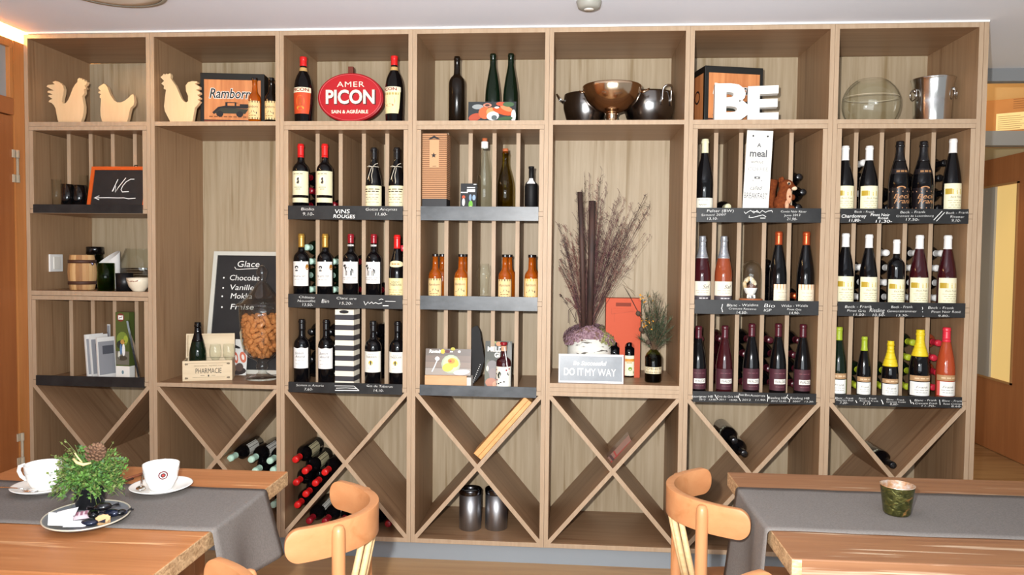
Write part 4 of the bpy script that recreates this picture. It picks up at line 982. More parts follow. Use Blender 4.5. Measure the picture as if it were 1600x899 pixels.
for s, a in ((1, -.62), (-1, .15)):
    T = Matrix.Rotation(a, 4, 'Z'); q = .092*s
    m = MB(); m.ball((q*1.02, 0, .148), .011, steel, T=T); m.build('knob', t)
    m = MB(); m.tube([(q*1.08+.002*s, .026*cos(k*pi/8), .130+.024*sin(k*pi/8)) for k in range(16)], .003, steel, 8, T, closed=True); m.build('ring', t)

# ---- leftmost bay, blackboard shelf
def frameboard(t, w, h, th, fw, fm, bm_, R_, name='frame'):
    m = MB()
    m.box(-w/2, w/2, 0, th, 0, fw, fm, R_); m.box(-w/2, w/2, 0, th, h-fw, h, fm, R_); m.box(-w/2, -w/2+fw, 0, th, fw, h-fw, fm, R_); m.box(w/2-fw, w/2, 0, th, fw, h-fw, fm, R_)
    m.build(name, t)
    m = MB(); m.box(-w/2+fw, w/2-fw, th*.4, th*.8, fw, h-fw, bm_, R_); m.build('board', t)
boardm = noise_mat('blackboard_paint', '1b1a1b', '262425', (12, 12, 12), 4, .6, 0, .3, .7)
A = at(134.3, 319, .035); w = .284; h = .186
t = thing('small_blackboard', 'small orange framed blackboard with WC and an arrow pointing left', 'blackboard', (A.x+w/2, .035, LV[0]+.0205))
t.location.z = LV[0]+.001
R_ = Matrix.Rotation(-.22, 4, 'X'); hh = h+.022
frameboard(t, w, hh, .012, .016, mat('orange_painted_frame', 'd25a1e', .5), boardm, R_)
m = MB(); ck = .0035
def wp(x, y): return ((x-735)/7.815*.00284-w/2+.012*(0), .021+(700-y)/7.815*.00284)
for st in ([(1102, 352), (1044, 515), (1052, 512), (1082, 440), (1088, 525), (1120, 460), (1205, 332)], [(1320, 350), (1270, 350), (1215, 385), (1175, 440), (1160, 490), (1180, 520), (1265, 515)], [(820, 600), (1000, 597), (1130, 600), (1210, 598), (1270, 610), (1365, 602)], [(880, 572), (815, 600), (885, 625)]):
    put_line(m, [wp(*p) for p in st], ck, chalk, .0042, R_)
put_disc(m, *wp(835, 600), .005, .003, chalk, .0042, R_)
m.build('chalk_lettering', t, label='white chalk WC and left arrow')
m = MB(); m.tube([(.06, .006, hh), (.063, .006, hh+.008), (.075, .006, hh+.008), (.078, .006, hh)], .002, mat('dark_wire', '2a2826', .4, .8), 6, R_); m.build('hanger', t)
def tumbler(name, label, cat, px, py0, py1, Y, z, R0, R1, H, mt, th=.0025, seg=28, group=None, liquid=None):
    c = at(px, (py0+py1)/2, Y); t = thing(name, label, cat, (c.x, Y, z), 0, group)
    m = MB(); m.lathe([(.0001, 0), (R0, 0), (R1, H), (R1-th, H), (R0-th, .006), (.0001, .006)], mt, seg); m.build('glass' if mt is glass else 'cup', t)
    return t
blackcup = mat('glossy_black_ceramic', '0a0a0b', .12, coat=.5)
zl = LV[0]
tumbler('water_glass', 'small clear water glass left of the black cups', 'glass', 88, 279, 320, .05, zl, .018, .021, .140, glass)
tumbler('black_cup', 'glossy black cup, left of two beside the small blackboard', 'cup', 105, 285, 320, .05, zl, .024, .026, .118, blackcup)
tumbler('black_cup', 'glossy black cup, right of two beside the small blackboard', 'cup', 124, 286, 320, .075, zl, .029, .031, .116, blackcup)
tumbler('tall_glass', 'tall thin clear glass behind the black cups', 'glass', 128, 268, 320, .185, zl, .024, .027, .175, glass, .0015)
# open shelf with barrel
zo = 1.199
sw = thing('light_switch', 'white light switch on the side wall of the leftmost bay', 'switch', (.0195, .162, 1.325))
m = MB(); m.box(0, .008, -.046, .046, -.042, .042, white_gl); m.build('plate', sw, bevel=.002)
m = MB(); m.box(.008, .012, -.022, .022, -.03, .03, mat('switch_rocker_white', 'e9e6dc', .4)); m.build('rocker', sw, bevel=.0015)
c = at(128.5, 430, .14); t = thing('wooden_barrel', 'small wooden barrel mug with dark hoops on the open shelf', 'barrel', (c.x, .14, zo))
m = MB(); n = 13; H = .166
pr_ = [(.0001, 0), (.053, .001), (.060, .05), (.062, .083), (.060, .115), (.052, H), (.047, H), (.047, H-.01), (.0001, H-.012)]
sm_ = [noise_mat('barrel_stave_light', 'c79a62', 'd9b07c', (30, 30, 3), 4, .7), noise_mat('barrel_stave_dark', '8f6238', 'a87848', (30, 30, 3), 4, .7), noise_mat('barrel_stave_mid', 'ad8050', 'c09260', (30, 30, 3), 4, .7)]
o = len(m.v); seg = 26
for r, z in pr_:
    for k in range(seg): m.v.append(Vector((r*cos(2*pi*k/seg), r*sin(2*pi*k/seg), z)))
for j in range(len(pr_)-1):
    for k in range(seg):
        k2 = (k+1) % seg; m.f.append([o+j*seg+k, o+j*seg+k2, o+(j+1)*seg+k2, o+(j+1)*seg+k]); m.mi.append(m.m(sm_[(k//2) % 3])); m.sm.append(False)
m.build('staves', t)
for z, r in ((.034, .0580), (.135, .0578)):
    m = MB(); m.lathe([(r, z-.008), (r+.0028, z-.008), (r+.0024, z+.008), (r-.001, z+.008)], mat('barrel_hoop_brown', '4c2f22', .6), 26); m.build('hoop', t, label='dark brown hoop')
m = MB(); m.tube([(.055, -.02, .13), (.066, -.028, .132), (.074, -.03, .12)], .005, mat('barrel_tap_metal', '8d8aa8', .25, 1), 8); m.build('tap', t)
c = at(149, 420, .33); t = thing('green_jar', 'dark green glass jar with black lid behind the barrel', 'jar', (c.x, .33, zo))
m = MB(); m.lathe([(.0001, 0), (.05, 0), (.053, .01), (.053, .11), (.046, .14), (.036, .152), (.036, .17), (.0001, .17)], thin_glass('deep_green_jar_glass', '66804a', '26331c'), 28); m.build('jar', t)
m = MB(); m.lathe([(.0001, .171), (.041, .171), (.041, .205), (.038, .208), (.0001, .208)], blackcup, 28); m.build('lid', t)
c = at(170, 430, .205); t = thing('white_pitcher', 'white container with a slanted open top behind the cut green bottle', 'pitcher', (c.x, .205, zo))
m = MB(); seg = 30; R = .050; vs = []; fs = []
for j, (rr, hz) in enumerate(((R*.86, 0), (R, .01), (R, 1), (R-.003, 1), (R-.003, .012))):
    for k in range(seg):
        a = 2*pi*k/seg; top = .152+.036*cos(a-.9)
        vs.append((rr*cos(a)*(1.0), rr*sin(a), hz if hz < .5 else top))
for j in range(4):
    for k in range(seg): fs.append((j*seg+k, j*seg+(k+1) % seg, (j+1)*seg+(k+1) % seg, (j+1)*seg+k))
fs.append(tuple(range(seg))[::-1]); fs.append(tuple(4*seg+k for k in range(seg)))
m.add(vs, fs, white_gl, True); m.build('container', t)
tumbler('cut_bottle_glass', 'green drinking glass cut from a bottle in front of the white container', 'glass', 165.5, 413, 459, .06, zo, .0355, .0365, .130, thin_glass('green_cut_bottle_glass', '8fae55', '42541f'), .003)
tumbler('black_mug', 'matt black straight cup beside the cut green glass', 'cup', 194.5, 431, 460, .085, zo, .036, .038, .083, mat('matt_black_ceramic', '121214', .4), .003)
c = at(217, 450, .055); t = thing('patterned_bowl', 'small cream bowl with a red brown animal drawing, cut by the upright', 'bowl', (c.x, .055, zo))
m = MB(); m.lathe([(.0001, 0), (.026, 0), (.028, .005), (.042, .022), (.050, .046), (.053, .063), (.050, .063), (.047, .046), (.038, .024), (.0001, .010)], mat('cream_glaze', 'e7dcc4', .3), 32); m.build('bowl', t)
m = MB(); rb = mat('red_brown_drawing', '8a4a34', .5)
def bw(u, v):
    zz = .012+.045*v; r = .0290+(.0535-.0290)*(v**.75)+.0012; a = -pi/2+u; return (r*cos(a), r*sin(a), zz)
m.add([bw(*p) for p in ((-.35, .75), (-.15, .85), (.05, .85), (.25, .75), (.15, .55), (.12, .25), (-.18, .25), (-.22, .55))], [tuple(range(8))], rb)
m.add([bw(*p) for p in ((-.6, .95), (-.35, .78), (-.3, .70), (-.55, .85))], [(0, 1, 2, 3)], rb); m.add([bw(*p) for p in ((.5, .95), (.2, .8), (.2, .70), (.45, .82))], [(0, 1, 2, 3)], rb)
m.build('drawing', t, label='red brown animal drawing')
c = at(222, 420, .31); t = thing('large_glass_bowl', 'large clear glass bowl with ribbed belly at the back of the open shelf', 'bowl', (c.x+.005, .31, zo))
pr_ = [(.0001, 0), (.06, 0), (.092, .03), (.108, .08), (.110, .115), (.098, .15), (.080, .195), (.078, .20)]
m = MB(); m.lathe(pr_+[(r-.003, z) for r, z in pr_[::-1][:-1]]+[(.0001, .004)], glass, 40); m.build('glass', t)
m = MB()
for k in range(5):
    z = .05+.012*k; r = .1015+.0015*k; m.lathe([(r, z), (r+.0012, z+.002), (r, z+.004)], glass, 36)
m.build('rib', t)

# leaflets
zl = LV[2]+.001
paper = mat('leaflet_paper', 'd8d6d2', .6); greyp = mat('leaflet_grey_print', '8c8d92', .6)
for k, (px, yt, Y, tilt, dx) in enumerate(((148, 522, .06, .09, .060), (155.5, 523, .072, .10, .062), (165, 527, .055, .07, .060))):
    hh = at(px, yt, Y).z-zl; c = at(px+3, 588, Y)
    t = thing('leaflet', f'grey folded leaflet standing on edge, {["left", "middle", "right"][k]} of three before the slot', 'leaflet', (c.x, Y, zl), radians(68))
    T = Matrix.Rotation(-tilt, 4, 'X')
    m = MB(); m.box(-.045, .045, -.004, .004, 0, hh, paper, T); m.build('paper', t)
    m = MB(); put_rect(m, -.04, .04, hh*.12, hh*.9, greyp, -.0046, T); put_rect(m, -.02, .035, hh*.6, hh*.8, mat('leaflet_dark_photo', '4d4f57', .6), -.0050, T); m.build('print', t)
c = at(165, 516, .20); t = thing('postcard', 'small grey picture card standing behind the folded leaflets', 'card', (c.x, .20, zl), .05)
hh = at(165, 507, .2).z-zl
m = MB(); m.box(-.03, .022, 0, .004, 0, hh, paper); m.build('card', t)
m = MB(); put_rect(m, -.018, .02, hh*.66, hh*.98, greyp, -.0006); put_disc(m, .0, hh*.8, .012, .018, mat('leaflet_dark_photo', '4d4f57', .6), -.001); m.build('print', t)
c = at(191.5, 540, .05); hh = at(190, 488, .05).z-zl
t = thing('leaflet_box', 'upright brochure box with green cycling picture and white foot', 'brochure box', (c.x, .05, zl), -.12)
m = MB(); m.box(-.036, .036, 0, .035, 0, hh*.20, mat('brochure_white', 'e9e6de', .4)); m.box(-.036, .036, .0, .035, hh*.20, hh, mat('brochure_olive', '4e5a2c', .3)); m.build('carton', t)
m = MB(); W_ = .072
put_rect(m, -.034, .034, hh*.22, hh*.42, mat('bp_grey', '6d6a5e', .4), -.0006); put_disc(m, 0, hh*.60, .030, .035, mat('bp_green', '74883a', .4), -.0007); put_disc(m, -.01, hh*.52, .02, .02, mat('bp_dark', '2d352c', .4), -.0009)
for x, z, a, b, cc in ((.006, .44, .008, .03, 'e4e6e4'), (-.008, .45, .006, .026, '5b7fa8'), (.002, .56, .012, .012, 'b98f4a'), (.018, .60, .012, .018, '9aa83e'), (-.018, .36, .006, .02, 'cfd2c4'), (.0, .32, .025, .012, '494338')):
    put_disc(m, x, hh*z, a, b, mat('bp_'+cc, cc, .4), -.0011)
put_disc(m, -.008, hh*.92, .020, .020, mat('bp_redbrown', '7a3c30', .4), -.0009); put_rect(m, -.021, .005, hh*.89, hh*.95, mat('bp_white', 'eeeeea', .4), -.0012)
put_line(m, [(-.017, hh*.905), (-.010, hh*.925), (-.006, hh*.915), (.001, hh*.935)], .003, black_p, -.0014)
put_disc(m, .0, hh*.11, .006, .009, mat('bp_bluegrey', '6f8790', .4), -.0009)
m.build('print', t, label='printed mountain biking scene')
t = thing('dark_magazine', 'dark glossy magazine leaning at the right end of the leaflets', 'magazine', (at(219, 588, .05).x, .05, zl), radians(-62))
T = Matrix.Rotation(.0, 4, 'Y') @ Matrix.Rotation(.17, 4, 'X'); hh = .285
m = MB(); m.box(-.05, .05, -.004, .004, 0, hh, mat('magazine_black', '14161a', .15, coat=.4), T); m.build('magazine', t)
m = MB(); put_line(m, [(-.03, hh*.95), (-.02, hh*.75), (0, hh*.55), (.02, hh*.35)], .012, mat('magazine_silver_print', 'a9b2c4', .3), -.0046, T); put_line(m, [(-.04, hh*.9), (.0, hh*.92)], .012, mat('magazine_silver_print', 'a9b2c4', .3), -.0046, T); m.build('print', t)

# ---- bay two: ice cream blackboard, pharmacy box, jar of corks
zb = .784
A = at(318.5, 580, .30); w = .46; h = at(331.4, 392.8, .41).z-zb
w = WB*2-TB-.006-A.x; th = math.atan2(.115, h)
t = thing('menu_blackboard', 'white framed blackboard listing ice cream flavours behind the glass jar', 'blackboard', (A.x+w/2, .30, zb))
R_ = Matrix.Rotation(-th, 4, 'X'); H = h/cos(th)
frameboard(t, w, H, .014, .020, mat('greyish_white_frame', 'cfcdc2', .6), boardm, R_)
m = MB(); CK = chalk
def bt(px, py):
    Yv = .30+.115*(580-py)/188; p = at(px, py, Yv); return (p.x-(A.x+w/2), (p.z-zb)/cos(th))
for txt, px, py, wd, hgt in (('Glace', 387, 413, 37, 10), ('Chocolat', 381, 434.5, 50, 9), ('Vanille', 377, 449.5, 40, 9), ('Mokka', 376, 463, 36, 9), ('Fraise', 377, 480, 39, 9)):
    x, z = bt(px, py); put_text(m, txt, hgt*.0031/.70, CK, x, z, .0045, R_, width=wd*.0031, shear=.12)
for px, py in ((349, 434), (348, 450), (346.5, 463), (346, 480)): put_disc(m, *bt(px, py), .0045, .0045, CK, .0045, R_)
put_line(m, [bt(*p) for p in ((366, 417), (368, 420.5), (373, 421), (388, 420), (402, 419.5))], .003, CK, .0045, R_)
m.build('chalk_lettering', t, label='white chalk list')
t, w2, h2, R2_ = card('postcard', 'small picture card with red script leaning behind the wooden pharmacy box', 'card', 353, 384, 530, 578, .255, zb, lean=.03, base='dcdcd8')
m = MB(); w = w2; h = h2; R_ = R2_
for k, (x, z, a, b, c_, r) in enumerate(((.5, .12, .5, .12, '3a3230', 0), (.3, .2, .2, .14, '8c6a54', .3), (.65, .22, .2, .12, '5a4a44', .2), (.15, .5, .14, .12, 'c9684e', .4), (.45, .48, .10, .16, 'cf6a50', .2), (.8, .5, .16, .16, 'd2745a', .3), (.45, .48, .05, .08, 'e9e2dc', .2), (.8, .5, .07, .08, 'e9e2dc', .3), (.35, .8, .3, .04, '2c2a2c', -.3))): blob(x, z, a, b, c_, k, r)
m.build('print', t)
P0 = at(285, 595, .045); P1 = at(363, 590, .115); d_ = P1-P0; ang = math.atan2(d_.y, d_.x); w = math.hypot(d_.x, d_.y); h = .094; dp = .115
palew = noise_mat('pale_box_wood', 'cdb896', 'dcc9a8', (4, 40, 40), 4, .6, 0, .3, .7)
t = thing('pharmacy_box', 'pale wooden box printed PHARMACIE with its lid open', 'box', (P0.x, P0.y, zb), ang)
m = MB(); s_ = .007
m.box(0, w, 0, dp, 0, s_, palew); m.box(0, w, 0, s_, s_, h, palew); m.box(0, w, dp-s_, dp, s_, h, palew); m.box(0, s_, s_, dp-s_, s_, h, palew); m.box(w-s_, w, s_, dp-s_, s_, h, palew); m.build('box', t, bevel=.001)
T = Matrix.Translation((0, dp, h)) @ Matrix.Rotation(-.10, 4, 'X')
m = MB(); m.box(0, w, 0, s_, .001, .115, palew, T); m.box(0, w, -.016, 0, .001, .007, palew, T); m.box(0, w, -.016, 0, .108, .115, palew, T); m.box(0, s_, -.016, 0, .007, .108, palew, T); m.box(w-s_, w, -.016, 0, .007, .108, palew, T); m.build('lid', t, label='open lid of the box')
m = MB(); ink = mat('dark_brown_ink', '2a2420', .6); ink2 = mat('faded_ink', '7a6a54', .6)
put_text(m, 'PHARMACIE', .034, ink, w*.52, h*.48, -.0006, width=w*.52)
put_text(m, 'MEDICAMENTS · PREMIERS SOINS', .008, ink2, w*.52, h*.74, -.0006, width=w*.58)
put_line(m, [(w*.2, h*.17), (w*.85, h*.17)], .0012, ink2, -.0006); put_line(m, [(w*.1, h*.88), (w*.92, h*.88)], .0012, ink2, -.0006); put_line(m, [(w*.36, h*.26), (w*.44, h*.26)], .0015, ink, -.0006); put_line(m, [(w*.58, h*.26), (w*.66, h*.26)], .0015, ink, -.0006); put_disc(m, w*.52, h*.25, .003, .005, ink, -.0006)
for a, b in ((.07, .14), (.93, .14), (.07, .84), (.93, .84)):
    put_disc(m, w*a, h*b, .005, .005, ink2, -.0006); put_disc(m, w*(a+(.03 if a < .5 else -.03)), h*b, .003, .004, ink2, -.0006)
m.build('lettering', t, label='dark printed lettering'); 
ux, uy = cos(ang), sin(ang)
def inbox(a, b): return (P0.x+ux*a-uy*b, P0.y+uy*a+ux*b, zb+s_+.0005)
bottle('sparkling_wine_bottle', 'dark sparkling wine bottle standing in the open pharmacy box', inbox(.060, .050), 'champagne', .262, .0375, 'green', None, .8, None, extra=lambda t, p, H, R: (link_mesh('capsule', cap_mesh(p, H, R, .66, GL['black']), t)))
for k, (a, b) in enumerate(((.135, .07), (.195, .07))):
    g = thing('wine_glass', f'small stemmed wine glass in the pharmacy box, {["next to the bottle", "at the right end"][k]}', 'glass', inbox(a, b), 0, 'glasses in the pharmacy box')
    m = MB(); m.lathe([(.022, .155), (.027, .13), (.026, .10), (.014, .078), (.005, .070), (.004, .018), (.022, .002), (.022, 0), (.0001, 0)], glass, 24)
    m.lathe([(.0208, .155), (.0256, .13), (.0246, .10), (.012, .080), (.0001, .074)], glass, 24); m.build('glass', g)

# candy jar with corks
Yj = .165; cxj = min(at(409.5, 500, Yj).x, 2*WB-TB-.121)
t = thing('glass_candy_jar', 'tall footed glass candy jar with a pointed lid, full of corks', 'jar', (cxj, Yj, zb))
pr_ = [(.0001, .004), (.07, .0), (.076, .002), (.070, .008), (.040, .018), (.020, .030), (.016, .040), (.026, .050), (.030, .062), (.022, .076), (.030, .088), (.060, .104), (.085, .135), (.098, .19), (.104, .26), (.106, .31), (.106, .345)]
inn = [(.1035, .345), (.1035, .31), (.1015, .26), (.0955, .19), (.082, .138), (.055, .110), (.0001, .100)]
m = MB(); m.lathe(pr_+inn, jar_glass, 48); m.build('glass', t)
m = MB(); lid = [(.112, .347), (.118, .352), (.116, .360), (.100, .368), (.078, .385), (.055, .415), (.034, .445), (.020, .462), (.015, .475), (.022, .490), (.026, .508), (.020, .526), (.010, .538), (.0001, .542)]
m.lathe(lid+[(.0001, .470), (.012, .462), (.030, .440), (.051, .410), (.074, .381), (.098, .363), (.110, .350)], jar_glass, 48); m.build('lid', t, label='pointed glass lid with a knob')
ck_m = noise_mat('cork', 'b5703c', 'cf8f58', (140, 140, 140), 4, .85, 0, .3, .7, '8a5026', (60, 60, 60), (.62, .7), spec=.2)
cm = MB(); cm.lathe([(.0001, -.021), (.010, -.021), (.0112, -.019), (.0112, .019), (.010, .021), (.0001, .021)], ck_m, 12); cork_me = cm.mesh('cork')
cm = MB(); cm.lathe([(.0001, -.022), (.0105, -.022), (.0115, -.018), (.0105, .0), (.0150, .006), (.0155, .014), (.012, .021), (.0001, .024)], ck_m, 12); cork_me2 = cm.mesh('cork')
placed = []; tries = 0
rj = random.Random(5)
layers = [.123+.0235*k for k in range(8)]
def jr(z):
    P = [(.082, .138), (.0955, .19), (.1015, .26), (.1035, .31)]
    for (r0, a), (r1, b) in zip(P, P[1:]):
        if a <= z <= b: return r0+(r1-r0)*(z-a)/(b-a)
    return .06 if z < .138 else .10
cnt = 0
for z in layers:
    R = jr(z)-.0235; 
    for rr, n in ((R, int(2*pi*R/.034)), (R-.036, int(2*pi*max(R-.036, 0)/.036)),):
        if rr < .008: 
            if rr > -.03: n, rr = 1, 0
            else: continue
        off = rj.random()*6
        for k in range(max(n, 1)):
            a = off+2*pi*k/max(n, 1)
            o = link_mesh('cork', cork_me if cnt % 3 else cork_me2, None, (cxj+rr*cos(a), Yj+rr*sin(a), zb+z+rj.uniform(-.004, .004)), (rj.uniform(0, pi), rj.uniform(-.5, .5), a+rj.uniform(-.6, .6)))
            tag(o, 'reddish brown cork among the corks filling the glass candy jar', 'cork', 'corks in the glass candy jar'); cnt += 1

# ---- gift cartons
A = at(523.5, 590, .012); hh = at(540, 484, .03).z-LV[2]
t = thing('striped_gift_carton', 'tall black and cream striped bottle gift carton on the lowest rack level', 'gift carton', (A.x, .012, LV[2]+.001), -.05)
m = MB(); st_c = mat('carton_cream_stripe', 'e6dfcd', .6); st_b = mat('carton_charcoal_stripe', '37363b', .6); n = 15
for k in range(n):
    z0 = hh*k/n; z1 = hh*(k+1)/n; m.box(0, .087, 0, .082, z0, z1, st_c if k % 2 == 0 else st_b)
m.build('carton', t)
m = MB(); put_disc(m, .042, hh-.010, .022, .008, black_p, -.0006); m.build('handle_slot', t)
A = at(659.5, 300, .012); B_ = at(698, 300, .012); hh = at(680, 208.5, .012).z-LV[0]; w = B_.x-A.x
t = thing('ribbed_gift_carton', 'tall brown ribbed cardboard gift carton with a star tag', 'gift carton', (A.x, .012, LV[0]+.001), -.03)
m = MB(); kb = mat('corrugated_brown', 'b98a64', .8); kd = mat('corrugated_groove', '6f4d36', .9); n = 34; hb = .055
for k in range(n):
    z0 = hb+(hh-hb)*k/n; z1 = hb+(hh-hb)*(k+.62)/n; z2 = hb+(hh-hb)*(k+1)/n
    m.box(0, w, 0, .085, z0, z1, kb); m.box(.0012, w-.0012, .0012, .0838, z1, z2, kd)
m.build('carton', t)
m = MB(); m.box(.0005, w-.0005, .0005, .0845, 0, hb, mat('carton_black_base', '1f1f22', .5)); m.build('base', t, label='plain black foot of the carton')
m = MB(); put_rect(m, w*.30, w*.68, hh*.56, hh*.915, mat('tag_kraft', 'c89a72', .8), -.001)
cx, cz = w*.47, hh*.715
m.add([(cx+(.013 if k % 2 == 0 else .0055)*sin(k*pi/5), -.0016, cz+(.013 if k % 2 == 0 else .0055)*cos(k*pi/5)) for k in range(10)], [tuple(range(10))], black_p)
put_line(m, [(w*.42, hh*.575), (w*.58, hh*.577)], .002, black_p, -.0014); m.build('tag', t, label='plain tag with a black star')
m = MB(); m.add([(w*.25, -.0008, hh*.925), (w*.48, -.0008, hh*.968), (w*.72, -.0008, hh*.925), (w*.68, -.0008, hh*.918), (w*.48, -.0008, hh*.935), (w*.30, -.0008, hh*.918)], [tuple(range(6))], black_p); m.build('handle_slot', t)
t, w, h, R_ = card('price_card', 'black card with white print and two small pictures beside the clear bottle', 'card', 719, 744, 286, 322, .045, LV[0]+.001, base='202224', lean=.02)
m = MB(); 
for k, (x, z, a, b, c_, r) in enumerate(((.2, .34, .09, .14, 'e8e6e2', 0), (.2, .52, .10, .06, 'c2512e', 0), (.65, .25, .13, .15, '6fae3a', 0), (.65, .15, .11, .06, 'c9d8a0', 0), (.85, .5, .1, .1, '8fa8c0', 0), (.62, .5, .08, .12, '7d94ac', 0))): blob(x, z, a, b, c_, k, r)
put_rect(m, -.48*w, -.05*w, h*.66, h*.70, chalk, -.0008, R_); put_rect(m, -.1*w, .4*w, h*.70, h*.80, chalk, -.0008, R_); put_rect(m, -.1*w, .4*w, h*.84, h*.87, chalk, -.0008, R_); put_rect(m, .3*w, .48*w, h*.96, h*.98, chalk, -.0008, R_)
m.build('print', t)
c = at(755.5, 435, .06); t = thing('tall_tumbler', 'empty clear tall glass between the amber cider bottles', 'glass', (c.x, .06, LV[1]))
m = MB(); m.lathe([(.0001, 0), (.030, 0), (.031, .012), (.024, .022), (.0235, .03), (.027, .10), (.033, .112), (.033, .128), (.026, .136), (.0235, .165), (.0220, .165), (.0240, .135), (.030, .126), (.030, .114), (.0245, .102), (.0205, .032), (.0001, .028)], glass, 32); m.build('glass', t)

# ---- lowest level of bay four
zl = LV[2]+.001
A = at(663.5, 600, .02); B_ = at(729, 600, .02); w = B_.x-A.x
t = thing('recipe_stand', 'wooden block holding a recipe picture of yellow ravioli on a plate', 'recipe stand', (A.x, .02, zl))
pinkw = noise_mat('light_beech_block', 'c9986a', 'd9aa7e', (4, 30, 30), 4, .5, 0, .3, .7)
m = MB(); m.box(0, w, 0, .07, 0, .057, pinkw); m.build('block', t, bevel=.0015)
m = MB(); m.box(w+.0005, w+.020, .002, .07, 0, .05, mat('pale_grey_card_edge', 'cfccc4', .6)); m.build('card_stack', t, label='pale ends of the spare cards')
w = at(735.5, 560, .03).x-A.x; h = .118; R_ = Matrix.Translation((w/2, .012, .0575)) @ Matrix.Rotation(-.10, 4, 'X')
m = MB(); m.box(-w/2, w/2, 0, .004, 0, h, mat('card_recipe_back', '6b6058', .3), R_); m.build('picture_card', t)
m = MB()
put_rect(m, -w/2, w/2, h*.28, h*.50, mat('recipe_plank_a', '857468', .3), -.0006, R_); put_rect(m, -w/2, w/2, h*.52, h*.74, mat('recipe_plank_b', '7a6a60', .3), -.0006, R_); put_rect(m, -w/2, w/2, 0, h*.26, mat('recipe_plank_c', '9b9188', .3), -.0006, R_)
for k, (x, z, a, b, c_, r) in enumerate(((.56, .42, .21, .36, 'a9b49a', 0), (.56, .42, .17, .30, 'c3c5a2', 0), (.50, .30, .13, .16, 'd2c048', .3), (.62, .48, .12, .17, 'd9b83e', -.6), (.57, .54, .08, .10, 'cf8a2c', 0), (.55, .53, .03, .04, 'a8442a', 0), (.26, .62, .05, .08, 'e2e4e6', 0), (.38, .90, .05, .09, 'd6b02c', 0), (.60, 1.0, .05, .06, 'a8a020', 0), (.48, .9, .06, .06, '5d2430', 0), (.80, .12, .18, .10, 'ecebe6', .1))): blob(x, z, a, b, c_, k+2, r)
put_line(m, [(-.23*w, h*.60), (-.30*w, h*.30), (-.35*w, h*.12)], .005, mat('photo_e2e4e6', 'e2e4e6', .4), -.004, R_)
put_text(m, 'Ravioli', .02, white_p, -.30*w, h*.89, -.0012, R_, width=.26*w, shear=.2, offset=.0008); put_rect(m, .0, .1*w, h*.87, h*.91, white_p, -.0012, R_); put_disc(m, .24*w, h*.90, .03*w, .05*h, white_p, -.0012, R_)
m.build('photo', t, label='picture of yellow ravioli on a plate')
P = [(518, 172), (545, 152), (575, 145), (598, 190), (640, 470), (600, 610), (520, 712)]
PP = [at(650+x/5.995, 480+y/5.995, .085) for x, y in P]; c0 = PP[0].x; zb_ = min(p.z for p in PP)
t = thing('menu_folder', 'black spiral bound folder leaning beside the recipe stand', 'folder', (c0, .09, zl))
m = MB(); m.prism([(p.x-c0, p.z-zb_) for p in PP], 0, .012, mat('black_folder', '131213', .7)); m.build('cover', t)
m = MB()
for k in range(11):
    f = k/10; p = at(650+(528+72*f)/5.995, 480+(690-180*f)/5.995, .085); m.ball((p.x-c0, -.001, p.z-zb_), .0022, white_p, 8, 6)
m.build('spiral', t, label='row of white spiral rings')
t, w, h, R_ = card('cookbook', 'dark cookbook with white title leaning behind the squat liqueur bottle', 'book', 757, 799, 533, 603, .078, zl, base='34352a', lean=.035, th=.012)
m = MB()
for k, (x, z, a, b, c_, r) in enumerate(((.12, .3, .12, .3, '4b4c34', 0), (.28, .42, .22, .16, '6d6464', 0), (.30, .28, .13, .14, '7b6a66', 0), (.25, .10, .22, .10, 'a8623e', 0), (.42, .06, .12, .07, 'c28a62', 0), (.1, .40, .05, .06, 'd8d4b4', 0), (.5, .94, .10, .05, 'b5702c', 0), (.35, .97, .06, .03, '7d8a34', 0), (.9, .6, .1, .4, '5c5952', 0))): blob(x, z, a, b, c_, k, r)
put_text(m, 'MELDI', .03, white_p, -.10*w, h*.82, -.004, R_, width=.62*w, offset=.0010); put_text(m, 'GL', .03, white_p, -.02*w, h*.69, -.004, R_, width=.26*w, offset=.0010)
m.build('print', t, label='dark cover print with white title')

# ---- bay four and five bottom cells
for k, px in enumerate((735, 775.5)):
    c = onz(px, 813, ZF); c.y = .155 if k == 0 else .17; x = at(px, 785, c.y).x
    t = thing('steel_canister', f'brushed steel cylinder canister on the cell floor, {["left", "right"][k]} of the pair under the crossing', 'canister', (x, c.y, ZF), 0, 'steel canisters under the crossing')
    m = MB(); m.lathe(shell([(.0001, 0), (.050, 0), (.052, .002), (.052, .186)], .002), steel_br, 36); m.build('cylinder', t)
    m = MB(); m.lathe([(.0525, .165), (.0535, .166), (.0535, .186), (.0522, .188), (.049, .188), (.049, .166)], mat('dark_steel_rim', '5c5c60', .2, 1), 36); m.build('rim', t)
P = [(819.6, 620.6), (831, 629.5), (751.5, 719), (740, 709)]
PP = [at(a, b, .02) for a, b in P]
c0 = PP[3]; t = thing('wooden_wine_box', 'narrow light orange wooden box lying on the right diagonal of the cross', 'box', (c0.x, .02, c0.z))
lwood = noise_mat('light_orange_pine', 'd89a58', 'e6b072', (14, 14, 14), 5, .5, 0, .3, .7, 'c07c3c', (8, 8, 8), (.58, .64))
m = MB(); q = [(p.x-c0.x, p.z-c0.z) for p in PP]; m.prism(q, 0, .10, lwood); m.build('box', t, bevel=.002)
m = MB(); mid0 = ((q[0][0]*.45+q[1][0]*.55), (q[0][1]*.45+q[1][1]*.55)); mid1 = ((q[3][0]*.45+q[2][0]*.55), (q[3][1]*.45+q[2][1]*.55)); put_line(m, [mid0, mid1], .0025, mat('box_lid_groove', 'a8682e', .7), -.0006); m.build('lid_groove', t)
P = [(949, 716), (952.6, 727.5), (987.5, 692), (982.5, 680)]
PP = [at(a, b, .10) for a, b in P]; c0 = PP[1]
